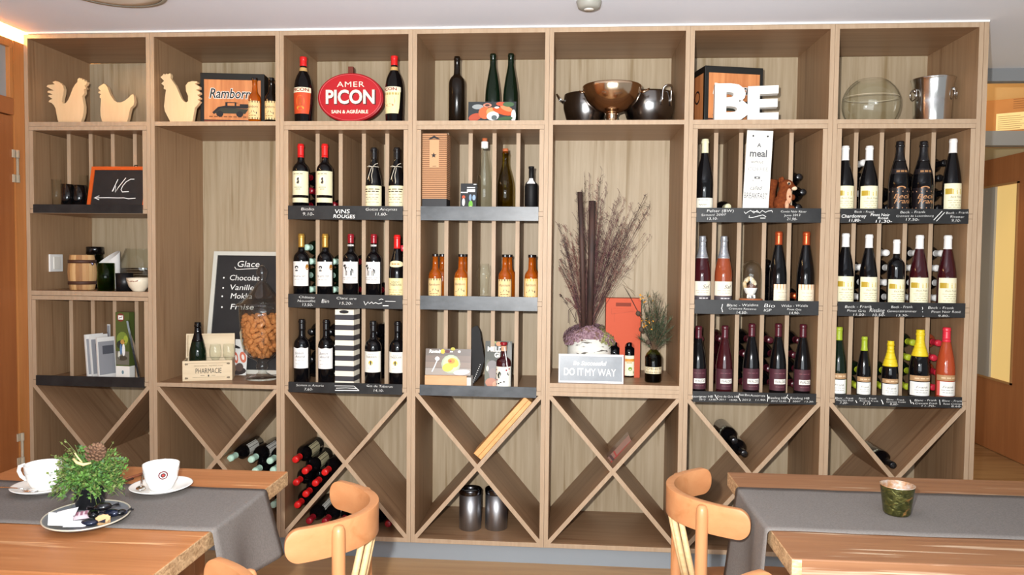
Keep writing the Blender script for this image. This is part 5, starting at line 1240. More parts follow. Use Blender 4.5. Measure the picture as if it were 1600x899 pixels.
t = thing('small_packet', 'small dark red packet lying on the diagonal under the flower shelf', 'packet', (c0.x, .10, c0.z))
q = [(p.x-c0.x, p.z-c0.z) for p in PP]
m = MB(); m.prism(q, 0, .07, mat('packet_taupe', '7b5a4c', .3, coat=.4)); m.build('packet', t)
m = MB(); e = lambda a, b, s: (a[0]+(b[0]-a[0])*s, a[1]+(b[1]-a[1])*s)
put_line(m, [e(q[1], q[0], .2), e(q[2], q[3], .2)], .006, mat('packet_red', '8c2c24', .4), -.0006)
put_line(m, [e(q[0], q[3], .12), e(q[1], q[2], .2)], .012, mat('packet_dark', '3c1f1c', .4), -.0008); put_line(m, [e(q[0], q[3], .30), e(q[1], q[2], .34)], .008, mat('packet_red', '8c2c24', .4), -.0008)
m.build('print', t)

# ---- bay five: dried arrangement, orange carrier, sign, vase
zb = .823
c = at(920.5, 545, .22); t = thing('dried_flower_arrangement', 'dried grasses and dark sticks in a birch bark pot with purple hydrangea', 'dried flowers', (c.x, .22, zb))
birch = noise_mat('birch_bark', 'e6e3da', 'd8d4c8', (12, 12, 30), 4, .7, .2, .3, .7, '5a544c', (16, 16, 70), (.60, .64))
H = .182
m = MB(); m.lathe([(.0001, 0), (.096, 0), (.101, .004), (.101, H), (.094, H), (.092, H-.03), (.0001, H-.03)], birch, 40); m.build('birch_pot', t)
rg = random.Random(11)
hyd = [mat('hydrangea_mauve', '8a6a74', .8), mat('hydrangea_dusty', '9c7f86', .8), mat('hydrangea_brown', '75584e', .8), mat('hydrangea_green', '8d8a58', .8)]
m = MB(); m.fix = False
for k in range(3000):
    a = rg.random()*2*pi; ph = math.acos(1-1.25*rg.random()); rr = 1-.18*rg.random()
    ctr = Vector((.122*rr*sin(ph)*cos(a), .100*rr*sin(ph)*sin(a), H-.005+.060*rr*cos(ph)+.012*sin(3*a)))
    n = Vector((sin(ph)*cos(a), sin(ph)*sin(a), cos(ph)+.2)).normalized(); u = n.orthogonal().normalized(); v = n.cross(u); q = rg.random()*pi; u, v = u*cos(q)+v*sin(q), v*cos(q)-u*sin(q)
    s = .0075
    mt = hyd[3] if (ctr.x > .05 and rg.random() < .6) else hyd[rg.choice((0, 0, 1, 1, 2))]
    m.add([ctr+u*s, ctr+v*s*.8+n*.003, ctr-u*s, ctr-v*s*.8+n*.003], [(0, 1, 2, 3)], mt)
m.ball((0, 0, H-.006), (.108, .086, .046), hyd[0], 24, 12)
m.build('hydrangea', t, kind='stuff', label='dusty purple hydrangea heads')
for a, b, r in (((906, 300), (912, 500), .012), ((925.5, 314), (921, 505), .0155)):
    p, q = at(*a, .17), at(*b, .19)
    m = MB(); m.tube([(q.x-c.x, -.03, q.z-zb-.03), ((p.x+q.x)/2-c.x+.002, -.04, (p.z+q.z)/2-zb), (p.x-c.x, -.05, p.z-zb)], [r*.92, r, r*1.04], noise_mat('dark_cane', '2a1f1c', '4a3129', (40, 40, 6), 4, .7), 14); m.build('cane', t, label='thick dark brown cane')
gmat = [mat('grass_purple_brown', '5c3a3c', .8), mat('grass_dark', '3c2828', .8), mat('grass_rust', '7a5248', .8)]
m = MB(); m.fix = False
def hair(pts, r, mt): m.tube(pts, r, mt, 3, cap=False)
def wisp(base, tip, sag, mt, plume=True):
    b, e = Vector(base), Vector(tip); n = 7; pts = []
    for k in range(n+1):
        f = k/n; p = b.lerp(e, f); p.z += sag*4*f*(1-f)*.25; pts.append(p)
    hair(pts, [.0011*(1-.5*k/n) for k in range(n+1)], mt)
    if plume:
        L = (e-b).length; d = (e-b).normalized()
        for k in range(rg.randint(11, 16)):
            f = .52+.48*rg.random(); p = b.lerp(e, f); p.z += sag*4*f*(1-f)*.25
            s = L*.10*rg.uniform(.5, 1.2)*(1.25-f)
            o = Vector((rg.uniform(-1, 1), rg.uniform(-.6, .6), rg.uniform(-.2, .9))).normalized()
            q = p+(d*.7+o*.7)*s
            hair([p, (p+q)/2+Vector((0, 0, .002)), q], .0006, mt)
            for j in range(3):
                g = p.lerp(q, .4+.3*j); o2 = Vector((rg.uniform(-1, 1), rg.uniform(-.5, .5), rg.uniform(-.8, .8)))*.006
                m.add([g, g+o2+Vector((.0008, 0, .001)), g+o2*1.4, g+o2+Vector((-.0008, 0, -.001))], [(0, 1, 2, 3)], mt)
def gp(px, py, Y=.22): p = at(px, py, Y); return (p.x-c.x, Y-.22, p.z-zb)
targets = []
for k in range(105):
    u = rg.random(); 
    if u < .30: targets.append((rg.uniform(871, 905), rg.uniform(345, 470)))
    elif u < .62: targets.append((rg.uniform(928, 985), rg.uniform(320, 440)))
    elif u < .80: targets.append((rg.uniform(898, 950), rg.uniform(268, 345)))
    else: targets.append((rg.uniform(955, 1017), rg.uniform(300, 380)))
targets += [(940, 264), (921, 272), (1017, 318), (1010, 325), (990, 345), (968, 300), (872, 352), (874, 380)]
for px, py in targets:
    wisp(gp(914+rg.uniform(-8, 10), 520), gp(px, py, .22+rg.uniform(-.10, .12)), rg.uniform(.02, .10), rg.choice(gmat))
for k in range(46):   # bundle of plain stems
    x0 = rg.uniform(905, 932); wisp(gp(915+rg.uniform(-9, 11), 525), gp(x0, rg.uniform(400, 440), .22+rg.uniform(-.03, .03)), .0, rg.choice(gmat), False)
for a, b in (((934, 480), (990, 455)), ((932, 470), (985, 435)), ((925, 440), (992, 462))):
    p, q = Vector(gp(*a)), Vector(gp(*b)); hair([p, p.lerp(q, .3)+Vector((0, 0, .05)), p.lerp(q, .65)+Vector((0, 0, .06)), q], .0009, mat('straw_blade', 'a8957c', .8))
for px, dx in ((888, 20), (905, -6)):
    p = Vector(gp(px, 505)); hair([p, p+Vector((.0, 0, .06)), p+Vector((dx*.0012, 0, .078)), p+Vector((dx*.0026, 0, .05)), p+Vector((dx*.0036, 0, .005))], .0016, gmat[1])
m.build('dried_grass', t, kind='stuff', label='feathery purple brown grass')

A = at(945.5, 585, .20); B_ = at(999.5, 585, .20); w = B_.x-A.x; hh = at(970, 466.5, .20).z-zb
t = thing('bottle_carrier', 'orange cardboard carrier for two bottles behind the metal sign', 'carrier', (A.x, .20, zb))
org = mat('orange_card', 'b9441a', .6); dp = .088
arch_h = at(985, 535, .20).z-zb; aw = .044
def archp(cx, n=8): return [(cx-aw/2, 0)]+[(cx-aw/2*cos(pi*k/n), arch_h-aw/2+aw/2*sin(pi*k/n)) for k in range(n+1)]+[(cx+aw/2, 0)]
c1, c2 = w*.27, w*.70
outer = [(0, 0)]+archp(c1)+archp(c2)+[(w, 0), (w, hh), (0, hh)]
m = MB(); m.prism(outer, 0, .002, org); m.box(0, w, dp-.002, dp, 0, hh, org); m.box(0, .002, .002, dp-.002, 0, hh, org); m.box(w-.002, w, .002, dp-.002, 0, hh, org); m.box(.002, w-.002, .002, dp-.002, hh-.002, hh, org); m.build('carrier', t)
m = MB(); dk = mat('orange_card_fold', '9e3a12', .6)
put_rect(m, w*.28, w*.72, hh*.90, hh*.945, mat('handle_slot_dark', '7a2a10', .7), -.0006); m.box(w*.22, w*.75, -.004, -.0005, hh*.845, hh*.87, org)
for a, b in (((w*.16, hh*.87), (w*.16, hh*.80)), ((w*.16, hh*.80), (w*.85, hh*.84)), ((w*.24, hh*.7), (w*.24, hh*.82))): put_line(m, [a, b], .0014, dk, -.0006)
m.build('handle_flap', t, label='folded handle flap')
for k, (cx, st, lb) in enumerate(((c1, 'plainlow', 'small dark capped bottle in the left arch of the orange carrier'), (c2, 'frog', 'small dark bottle with green picture label in the right arch of the carrier'))):
    bottle('small_bottle', lb, (A.x+cx, .20+.004+.034, zb+.001), 'round', .20, .032, 'black', None, .8, st)
A = at(872.5, 598, .02); B_ = at(974, 600, .02); w = B_.x-A.x; hh = .127
t = thing('metal_sign', 'grey metal sign with white border reading DO IT MY WAY', 'sign', ((A.x+B_.x)/2, .02, zb))
R_ = Matrix.Rotation(-.10, 4, 'X')
m = MB(); m.box(-w/2, w/2, 0, .004, 0, hh, mat('sign_white_border', 'd4d2d2', .5), R_); m.build('plate', t)
m = MB(); put_rect(m, -w/2+.006, w/2-.006, .009, hh-.009, noise_mat('sign_grey_tin', '5c6269', '71777e', (12, 12, 12), 4, .35, metal=0), -.0006, R_); m.build('face', t, label='grey tin face')
m = MB(); put_text(m, 'Be Successful', .026, white_p, -.008, hh*.68, -.001, R_, width=w*.52, shear=.25, offset=.0006)
put_text(m, 'DO IT', .046, white_p, -w*.27, hh*.37, -.001, R_, width=w*.30, offset=.0008); put_text(m, 'MY WAY', .046, white_p, w*.145, hh*.36, -.001, R_, width=w*.47)
m.build('lettering', t, label='white lettering')
c = at(1020.5, 575, .10); t = thing('pine_vase', 'cut dark bottle vase with a paper band holding pine sprigs', 'vase', (c.x, .10, zb))
vg = thin_glass('dark_olive_vase_glass', '88824c', '3c391c')
m = MB(); m.lathe([(.0001, 0), (.034, 0), (.037, .006), (.037, .112), (.034, .118), (.031, .119), (.034, .110), (.034, .008), (.0001, .008)], vg, 32); m.lathe([(.0345, .117), (.030, .128), (.020, .140), (.014, .146), (.012, .146), (.018, .139), (.028, .127), (.0335, .116)], thin_glass('vase_shoulder_glass', 'ccd2b0', '8a9270'), 32); m.build('vase', t)
l = Label('bordeaux', .2, .037, .20, .35, 1.5, 'cdbf9c', off=.0006); l.rect(-1, 1, .05, .42, 'e8e0c8'); l.rect(-1, 1, .55, .95, 'e8e0c8'); l.text('Oberfl', 0, .75, 1.3, .3, '5a4a30', .0006); l.text('Elbling', 0, .22, 1.4, .28, '5a4a30', .0006)
link_mesh('paper_band', l.mb.mesh('paper_band'), t)
m = MB(); m.fix = False; pn = [mat('pine_green', '3c4a30', .7), mat('pine_dark', '2b3826', .7), mat('pine_grey_green', '5d6a50', .7)]
def vp(px, py, Y=.10): p = at(px, py, Y); return Vector((p.x-c.x, Y-.10, p.z-zb))
b0 = Vector((0, 0, .13)); tips = [(1003, 470), (1012, 462), (1022, 460), (1032, 466), (1042, 478), (1047, 500), (1040, 520), (1046, 530), (1000, 530), (1008, 500), (1027, 490), (1035, 505), (1015, 482), (1020, 515), (1018, 470), (1026, 475), (1034, 485), (1010, 490), (1042, 508), (1030, 520), (1013, 505), (1025, 462), (1038, 495), (1006, 515), (1022, 498), (1048, 515), (1029, 508)]
for px, py in tips:
    e = vp(px, py, .10+rg.uniform(-.05, .06)); m.tube([b0, b0.lerp(e, .5)+Vector((0, 0, .012)), e], [.002, .0016, .001], mat('twig_brown', '5a4430', .8), 4, cap=False)
    d = (e-b0).normalized()
    for k in range(95):
        f = .25+.78*rg.random(); p = b0.lerp(e, min(f, 1))+Vector((0, 0, .012*4*f*(1-min(f, 1))))
        o = Vector((rg.uniform(-1, 1), rg.uniform(-1, 1), rg.uniform(-1, 1))).normalized(); q = p+(d*.7+o).normalized()*rg.uniform(.022, .042); s = d.cross(o).normalized()*.0012
        m.add([p-s, p+s, q], [(0, 1, 2)], rg.choice(pn))
m.build('pine_sprig', t, kind='stuff', label='green pine needles')
m = MB(); m.fix = False
for k in range(60):
    p = vp(rg.uniform(1000, 1020), rg.uniform(460, 475) if k < 22 else rg.uniform(495, 515), .08+rg.uniform(-.02, .02)); o = Vector((rg.uniform(-1, 1), rg.uniform(-1, 0), rg.uniform(-1, 1)))*.008
    m.add([p, p+o, p+o*.6+Vector((.004, 0, .004)), p+Vector((.004, 0, .002))], [(0, 1, 2, 3)], mat('dried_orange_bloom', 'c98a2c', .8))
m.build('orange_bloom', t, kind='stuff', label='dried orange blossom')
m = MB(); m.tube([vp(1018, 540), vp(1003, 500), vp(985, 465), vp(975, 448)], [.0022, .002, .0016, .001], mat('dark_twig', '33261f', .8), 5)
for px, py in ((997, 490), (1002, 515), (1013, 535), (1024, 500)):
    p = vp(px, py, .08); m.ball(p, (.011, .009, .012), mat('small_cone_brown', '4a3a2e', .8), 8, 6)
m.build('twig', t, label='dark twig with small cones')

# ---- bay six: breakfast sign, toy squirrel, dome
A = at(1160, 324, .03); B_ = at(1200.5, 324, .03); w = B_.x-A.x; hh = .335
t = thing('wooden_sign', 'narrow white plank sign about breakfast standing on the top rack level', 'sign', ((A.x+B_.x)/2, .03, LV[0]+.0195))
t.location.z = LV[0]+.001
t.rotation_euler = (0, radians(2.2), 0); hh = .355
m = MB(); m.box(-w/2, w/2, 0, .01, .001, hh, noise_mat('whitewashed_plank', 'e4e2d8', 'efede4', (40, 40, 3), 4, .6, 0, .3, .7)); m.build('plank', t, bevel=.001)
m = MB(); dg = mat('sign_grey_print', '55565a', .6); lg = mat('sign_light_print', '9a9a98', .6); b0z = .02
def sz(py): return b0z+(hh-b0z)*(324-py)/118
for x in (-.26, .30): put_disc(m, x*w, sz(214.5), .004, .004, black_p, -.0006)
put_text(m, 'A', .024, dg, -.01*w, sz(228.5), -.0006, offset=.0006); put_text(m, 'meal', .042, dg, -.02*w, sz(241), -.0006, width=.66*w, offset=.001); put_line(m, [(-.33*w, sz(247.5)), (.38*w, sz(247.2))], .0014, lg, -.0006)
put_text(m, 'without', .020, dg, -.06*w, sz(253.5), -.0006, width=.46*w, shear=.3); put_text(m, 'COFFEE', .022, lg, 0, sz(264.5), -.0006, width=.78*w)
put_rect(m, -.12*w, .10*w, sz(279), sz(275.5), dg, -.0006); put_rect(m, -.05*w, .03*w, sz(278), sz(276.5), mat('whitewash_spot', 'ebe9e0', .6), -.0008); put_disc(m, -.16*w, sz(281.5), .003, .0015, dg, -.0006); put_disc(m, .16*w, sz(281.5), .003, .0015, dg, -.0006)
put_text(m, 'is', .014, lg, -.02*w, sz(287), -.0006, shear=.3); put_text(m, 'called', .026, dg, -.05*w, sz(293), -.0006, width=.46*w, shear=.35); put_text(m, 'BREAKFAST', .034, dg, -.03*w, sz(305), -.0006, width=.90*w)
m.build('lettering', t, label='grey lettering')
# squirrel: one body grown from joined balls, plus tail, belly, eyes, ears
c = at(1224, 324, .055); t = thing('toy_squirrel', 'reddish brown plush squirrel beside the white plank sign', 'toy', (c.x, .055, LV[0]+.001), .0)
fur = noise_mat('red_brown_plush', '5c2a18', '80421f', (90, 90, 90), 5, .9, .5, .3, .7, spec=.1); tan = noise_mat('tan_plush', 'c08a6a', 'd6a988', (90, 90, 90), 4, .9, .3, .3, .7, spec=.1)
m = MB()
for cc, r in (((-.008, .0, .042), (.036, .032, .042)), ((-.002, -.003, .078), (.028, .026, .032)), ((.008, -.006, .122), (.033, .028, .026)), ((.034, -.012, .112), (.016, .015, .012)), ((-.018, -.020, .020), (.022, .016, .018)), ((.026, -.016, .020), (.020, .018, .016)), ((.016, -.024, .072), (.012, .012, .016)), ((.034, -.012, .070), (.012, .012, .014)), ((.0, -.004, .10), (.022, .022, .022))):
    m.ball(cc, r, fur, 16, 10)
o = m.build('body', t); rmo = o.modifiers.new('join', 'REMESH'); rmo.mode = 'VOXEL'; rmo.voxel_size = .0032; rmo.use_smooth_shade = True
sm = o.modifiers.new('smooth', 'SMOOTH'); sm.factor = .5; sm.iterations = 5
m = MB(); m.tube([(-.03, .025, .012), (-.048, .03, .05), (-.050, .03, .10), (-.036, .028, .142), (-.020, .024, .140)], [.016, .022, .024, .020, .010], fur, 12); m.build('tail', t)
m = MB(); m.ball((.015, -.029, .074), (.012, .006, .034), tan, 12, 8); m.ball((.006, -.031, .035), (.009, .006, .022), tan, 10, 8); m.build('belly_patch', t, label='pale tan belly')
m = MB(); m.ball((.038, -.020, .108), (.013, .010, .009), mat('cream_plush', 'ddc4a4', .9), 10, 8); m.build('muzzle', t, label='cream muzzle')
for ex in (.012,):
    m = MB(); m.ball((ex, -.030, .127), (.009, .004, .009), mat('eye_ring', 'd8b48e', .7), 12, 8); m.ball((ex, -.0335, .127), (.0055, .003, .0055), black_p, 10, 8); m.build('eye', t, label='black eye in a pale ring')
for ex, ey in ((-.012, -.016), (-.012, .012)):
    m = MB(); m.ball((ex, ey, .145), (.009, .006, .014), fur, 10, 8); m.build('ear', t)
c = at(1173.5, 440, .058); t = thing('glass_dome', 'glass dome on a copper brown wooden base covering a white figurine', 'dome', (c.x, .058, LV[1]))
m = MB(); m.lathe([(.0001, .0), (.048, 0), (.050, .006), (.050, .022), (.047, .026), (.0001, .026)], mat('copper_brown_base', 'a8623a', .35, coat=.3), 36); m.build('base', t)
m = MB(); o_ = [(.0445, .0265), (.0445, .13), (.042, .155), (.034, .175), (.020, .188), (.0001, .193)]; m.lathe(o_+[(.0001, .1912), (.0195, .1862), (.033, .1735), (.0408, .154), (.0431, .13), (.0431, .0265)], glass, 40); m.build('cover', t, label='clear glass bell')
f = thing('white_figurine', 'white footed bowl with a chocolate mound and ornament under the glass dome', 'figurine', (c.x-.002, .058, LV[1]+.0265))
m = MB(); m.lathe([(.0001, .012), (.012, .012), (.022, .024), (.028, .040), (.029, .046), (.026, .046), (.0001, .040)], white_gl, 24)
for a, b in ((-.010, -.006), (.014, -.006), (.002, .012)): m.tube([(a, b, .016), (a*1.2, b, .0)], [.006, .005], white_gl, 8)
m.build('footed_bowl', f)
m = MB(); m.ball((.004, 0, .046), (.022, .018, .018), noise_mat('chocolate_mound', '5a3426', '78503c', (90, 90, 90), 4, .7), 14, 8); m.build('chocolate_mound', f)
m = MB(); iv = noise_mat('ivory_ornament', 'e6dcc2', 'c9a878', (60, 60, 60), 4, .6, .3)
for k in range(16):
    a = .6+k*.16; m.ball((-.004-.022*cos(a)*(1 if k % 2 else .8), -.004+.004*(k % 3), .060+.026*sin(a)*(.9 if k % 2 else 1.05)), .009, iv, 8, 6)
m.tube([(-.022, 0, .04), (-.026, 0, .065), (-.016, 0, .085)], [.008, .009, .008], iv, 8)
m.build('ornament', f)

# ------------------------------------------------------------------ tables
top_m = noise_mat('limed_orange_oak_top', 'a0653a', 'b67a4c', (2.4, 55, 55), 8, .45, .10, .3, .7, 'd6a678', (2.6, 60, 60), (.62, .72), distort=.3)
top_r = noise_mat('limed_brown_oak_top', '7e5438', '976a48', (2.4, 55, 55), 8, .45, .12, .3, .7, 'cdb498', (2.2, 60, 60), (.57, .69), distort=.3)
endg = noise_mat('end_grain_oak', '8a6a48', 'c9a880', (18, 60, 90), 4, .6, .1, .35, .65, distort=1.5)
pale_end = noise_mat('pale_end_grain', 'd9bf98', 'b99468', (60, 60, 220), 3, .6, 0, .35, .65)
legm = noise_mat('table_leg_oak', '8c5a34', 'a46c40', (30, 30, 3), 4, .5)
def table(label, x0, x1, y0, y1, tm, qx):
    t = thing('dining_table', label, 'table', ((x0+x1)/2, (y0+y1)/2, 0)); w, d = (x1-x0)/2, (y1-y0)/2
    m = MB(); m.box(-w, w, -d, d, .709, .75, tm, faces=dict(left=endg, right=endg)); m.build('tabletop', t, bevel=.003)
    m = MB(); q = .07
    for a, b in ((-1, -1), (1, -1), (1, 1), (-1, 1)):
        m = MB(); m.box(a*(w-qx)-.03, a*(w-qx)+.03, b*(d-q)-.03, b*(d-q)+.03, 0, .708, legm); m.build('leg', t, bevel=.002)
    k = q+.005; kx = qx+.005
    for yy in (-d+k, d-k): m = MB(); m.box(-w+kx+.03, w-kx-.03, yy-.012, yy+.012, .62, .708, legm); m.build('apron', t)
    for xx in (-w+kx, w-kx): m = MB(); m.box(xx-.012, xx+.012, -d+k+.03, d-k-.03, .62, .708, legm); m.build('apron', t)
    return t
TL = table('orange brown oak table with two coffee cups and a herb pot', .894, 1.692, -1.905, -1.19, top_m, .26)
TR = table('limed brown oak table with a single candle glass', 2.967, 4.15, -1.69, -1.055, top_r, .335)
m = MB(); m.box(-.5915, -.5715, -.319, -.3176, .664, .7485, pale_end); m.build('edge_block', TR, label='pale end grain strip at the front corner')
m = MB(); m.box(-.5712, .5915, -.3187, -.3176, .664, .708, top_r); m.build('front_apron', TR)

# runners
linen = noise_mat('grey_linen', '706b68', '85807c', (260, 260, 260), 3, .9, .25, .3, .7, spec=.1, sheen=0) if False else noise_mat('grey_linen', '696460', '79736f', (240, 240, 240), 3, .92, .25, .3, .7, spec=.1)
def runner(label, xs, y0, y1, xe, sgn, drop, flare):
    """cloth strip on the table from xs to the edge xe, hanging down over it"""
    m = MB(); nu = 12; rows = []
    path = []
    n1 = 24
    for k in range(n1+1): path.append((xs+(xe-xs)*k/n1, .7520, 0))
    for k in range(1, 5): a = k/5*pi/2; path.append((xe+sgn*.010*sin(a), .742+.010*cos(a), 0))
    for k in range(0, 15): f = k/14; path.append((xe+sgn*(.010+flare*f*.9), .742-drop*f, f))
    for (x, z, f) in path:
        r = []
        for j in range(nu+1):
            v = j/nu; y = y0+(y1-y0)*v
            yy = y+(.018*f*(v-.5))+.006*f*sin(v*9)
            xx = x+sgn*f*(.016*sin(v*7.5+.5)+.008)
            zz = z+(0 if f > 0 else .0009*sin(x*17+v*5)**2)
            r.append(Vector((xx, yy+.0025*sin(x*11+j)*(1 if j in (0, nu) else 0), zz)))
        rows.append(r)
    vs = [p for r in rows for p in r]; fs = []
    for a in range(len(rows)-1):
        for j in range(nu): fs.append((a*(nu+1)+j, a*(nu+1)+j+1, (a+1)*(nu+1)+j+1, (a+1)*(nu+1)+j))
    m.add(vs, fs, linen, True); o = m.build('table_runner')
    so = o.modifiers.new('thickness', 'SOLIDIFY'); so.thickness = .0016; so.offset = 0
    tag(o, label, 'table runner')
    return o
runner('grey linen runner hanging over the end of the coffee cup table', .90, -1.668, -1.363, 1.692, 1, .168, .018)
runner('grey linen runner hanging over the left end of the candle table', 4.14, -1.535, -1.212, 2.967, -1, .265, .004)
RZ = .7534

# cups
def cup_set(lab_c, lab_s, lab_p, px, py, handle_dir, emblem, spoon, coffee, tilt=0):
    c = onz(px, py, RZ); x, y = c.x, c.y
    s = thing('saucer', lab_s, 'saucer', (x, y, RZ))
    m = MB(); m.lathe([(.0001, .004), (.028, .0035), (.030, 0), (.034, 0), (.045, .005), (.064, .011), (.076, .017), (.077, .0185), (.074, .0185), (.060, .0135), (.042, .0085), (.030, .007), (.0001, .007)], white_gl, 48); m.build('saucer', s)
    k = thing('coffee_cup', lab_c, 'cup', (x, y, RZ+.0075))
    out = [(.0001, .003), (.022, .003), (.023, 0), (.026, 0), (.030, .008), (.0385, .026), (.0425, .044), (.044, .055), (.045, .066)]
    m = MB(); m.lathe(out+[(.0435, .0665), (.0415, .056), (.0395, .044), (.035, .028), (.026, .012), (.0001, .008)], white_gl, 48); m.build('cup', k)
    m = MB(); m.lathe([(.0434, .0475), (.0440, .0485), (.0437, .050)], mat('pale_grey_band', 'cfd3d4', .3), 48); m.build('band', k, label='pale grey line around the cup')
    a = handle_dir
    T = Matrix.Rotation(a, 4, 'Z'); hp = [(.041+.001, 0, .054), (.053, 0, .060), (.066, 0, .056), (.069, 0, .044), (.062, 0, .030), (.050, 0, .022), (.037, 0, .020)]
    m = MB(); m.tube(hp, [.005, .0052, .0052, .005, .005, .0045, .004], white_gl, 10, T); m.build('handle', k)
    m = MB(); m.lathe([(.0001, .028 if not coffee else .03), (.034, .028 if not coffee else .03)], mat('milky_coffee_rest', 'c9a884', .3), 32); m.build('coffee', k, label='milky coffee rest')
    if emblem is not None:
        m = MB(); e = emblem
        def cp(u, v, o=.0006): r = .0405+.0045*(v-.03)/.03+o; aa = e+u/.044; return (r*cos(aa), r*sin(aa), v)
        R0, Z = .0115, .046
        for r1, col, o in ((1, 'e9e4e0', .0006), (1.0, '5c1c24', .0009), (.72, 'ece8e2', .0012), (.52, '3a2026', .0015), (.26, 'c9403a', .0018)):
            m.add([cp(R0*r1*cos(2*pi*q/20), Z+R0*r1*sin(2*pi*q/20), o+.0012) for q in range(20)], [tuple(range(20))], mat('emblem_'+col, col, .4))
        m.fix = False; m.build('emblem', k, label='dark red ring emblem')
    if spoon:
        p = thing('teaspoon', lab_p, 'spoon', (x, y, RZ+.0135)); 
        (ax, ay, az), (bx, by, bz) = spoon
        A, B = Vector((ax, ay, az)), Vector((bx, by, bz)); d = (B-A)
        m = MB(); m.tube([A.lerp(B, f)+Vector((0, 0, .004*sin(pi*f))) for f in (0, .2, .4, .6, .72)], [.0034, .003, .0022, .0018, .002], steel, 8); m.build('handle', p)
        m = MB(); ang = math.atan2(d.y, d.x); T = Matrix.Translation(A.lerp(B, .86)) @ Matrix.Rotation(ang, 4, 'Z'); m.ball((0, 0, 0), (.020, .0115, .0035), steel, 14, 8, T); m.build('bowl', p)
    return x, y
cup_set('white coffee cup with a dark red ring emblem, nearer the table end', 'white saucer under the emblem cup', 'steel teaspoon resting on the saucer of the emblem cup', 252, 768, 1.9, -.95, ((-.062, .020, .020), (-.030, -.046, .003)), True)
cup_set('white coffee cup with its handle to the left, partly behind the herb pot', 'white saucer partly behind the herb pot', 'steel teaspoon lying across the left saucer', 69, 768, pi, None, ((-.115, -.048, .006), (.020, -.052, .004)), False)
# pinkish stirrer-like cinnamon sticks beside the pot
p0 = onz(187, 752, RZ+.004); p1 = onz(228, 739, RZ+.004)
m = MB(); m.tube([p0, p0.lerp(p1, .5), p1], .004, noise_mat('cinnamon_bark', '6a3a22', '8a4f30', (40, 40, 40), 4, .8), 8); o = m.build('cinnamon_stick'); tag(o, 'brown cinnamon stick lying between the herb pot and the emblem cup', 'cinnamon stick')
p0 = onz(184, 757, RZ+.003); p1 = onz(208, 748, RZ+.003)
m = MB(); m.tube([p0, p0.lerp(p1, .5)+Vector((0, .003, 0)), p1], .003, mat('dark_bark', '4a2a1c', .9), 7); o = m.build('bark_twig'); tag(o, 'short dark twig beside the cinnamon stick', 'twig')

# herb pot
c = onz(141, 794, RZ); t = thing('herb_pot', 'leafy green herb plant in a small black pot on the runner', 'potted plant', (c.x, c.y, RZ))
m = MB(); m.lathe([(.0001, 0), (.029, 0), (.031, .004), (.036, .056), (.038, .060), (.034, .060), (.032, .05), (.0001, .048)], mat('black_pot', '141416', .3), 28); m.build('pot', t)
rh = random.Random(21)
lv_m = [mat('leaf_bright_green', '587f34', .6), mat('leaf_mid_green', '4a7230', .6), mat('leaf_olive', '6f7c40', .65), mat('leaf_dark', '37552a', .6)]
m = MB(); m.fix = False
def leaf(p, d, s, mt):
    d = d.normalized(); w_ = d.orthogonal().normalized(); q = rh.random()*6.28; w_ = (w_*cos(q)+d.cross(w_)*sin(q))
    m.add([p, p+d*s*.5+w_*s*.28, p+d*s, p+d*s*.5-w_*s*.28], [(0, 1, 2, 3)], mt)
for k in range(300):
    a = rh.random()*2*pi; rr = sqrt(rh.random()); el = 0
    e = Vector((.094*rr*cos(a), .078*rr*sin(a), .050+.112*(1-.55*rr*rr)*rh.uniform(.30, 1.06)-(.040*rr if rh.random() < .55 else 0)))
    if e.x > 0: e.x *= .95
    b = Vector((e.x*.2, e.y*.2, .050)); mid = b.lerp(e, .5)+Vector((0, 0, .02))
    m.tube([b, mid, e], [.0011, .0009, .0005], mat('herb_stem', '6f7a45', .7), 3, cap=False)
    for j in range(17):
        f = .3+.7*rh.random(); p = b.lerp(e, f)+Vector((0, 0, .02*4*f*(1-f)))
        leaf(p, Vector((rh.uniform(-1, 1), rh.uniform(-1, 1), rh.uniform(-.4, 1))), rh.uniform(.007, .0125), lv_m[rh.choice((0, 0, 1, 1, 2, 3))] if e.x > -.05 else lv_m[rh.choice((2, 2, 1, 3))])
for px, py in ((93, 690), (102, 688), (110, 700), (178, 690), (82, 712), (176, 700)):
    p = at(px, py, c.y); e = Vector((p.x-c.x, .0, p.z-RZ)); b = Vector((e.x*.3, 0, .09)); m.tube([b, b.lerp(e, .5)+Vector((.004, 0, .01)), e], [.001, .0008, .0005], mat('herb_stem', '6f7a45', .7), 3, cap=False)
    for j in range(9): leaf(b.lerp(e, .4+.6*rh.random()), Vector((rh.uniform(-1, 1), rh.uniform(-1, 1), rh.uniform(-.2, 1))), rh.uniform(.006, .010), lv_m[2])
m.build('foliage', t, kind='stuff', label='fine green leaves')
pc = thing('pine_cone', 'small brown pine cone lodged on top of the herb plant', 'pine cone', (at(148, 706, c.y-.02).x, c.y-.02, RZ+.140)); pc.rotation_euler = (.3, .75, 0)
m = MB(); pcm = noise_mat('pine_cone_brown', '5a4030', '7d5c44', (120, 120, 120), 3, .8)
for k in range(70):
    f = k/70; a = k*2.4; z = .050*f-.02; r = .018*sin(pi*(.12+.85*f))**.8
    T = Matrix.Translation((r*cos(a), r*sin(a), z)) @ Matrix.Rotation(a, 4, 'Z') @ Matrix.Rotation(-.5, 4, 'Y'); m.ball((0, 0, 0), (.0065, .0055, .0022), pcm, 6, 4, T)
m.ball((0, 0, .004), (.013, .013, .024), pcm, 10, 8); m.build('scales', pc)
st = thing('wood_shaving', 'curled pale wood shaving under the pine cone on the herb plant', 'wood shaving', (at(128, 722, c.y-.03).x, c.y-.035, RZ+.122))
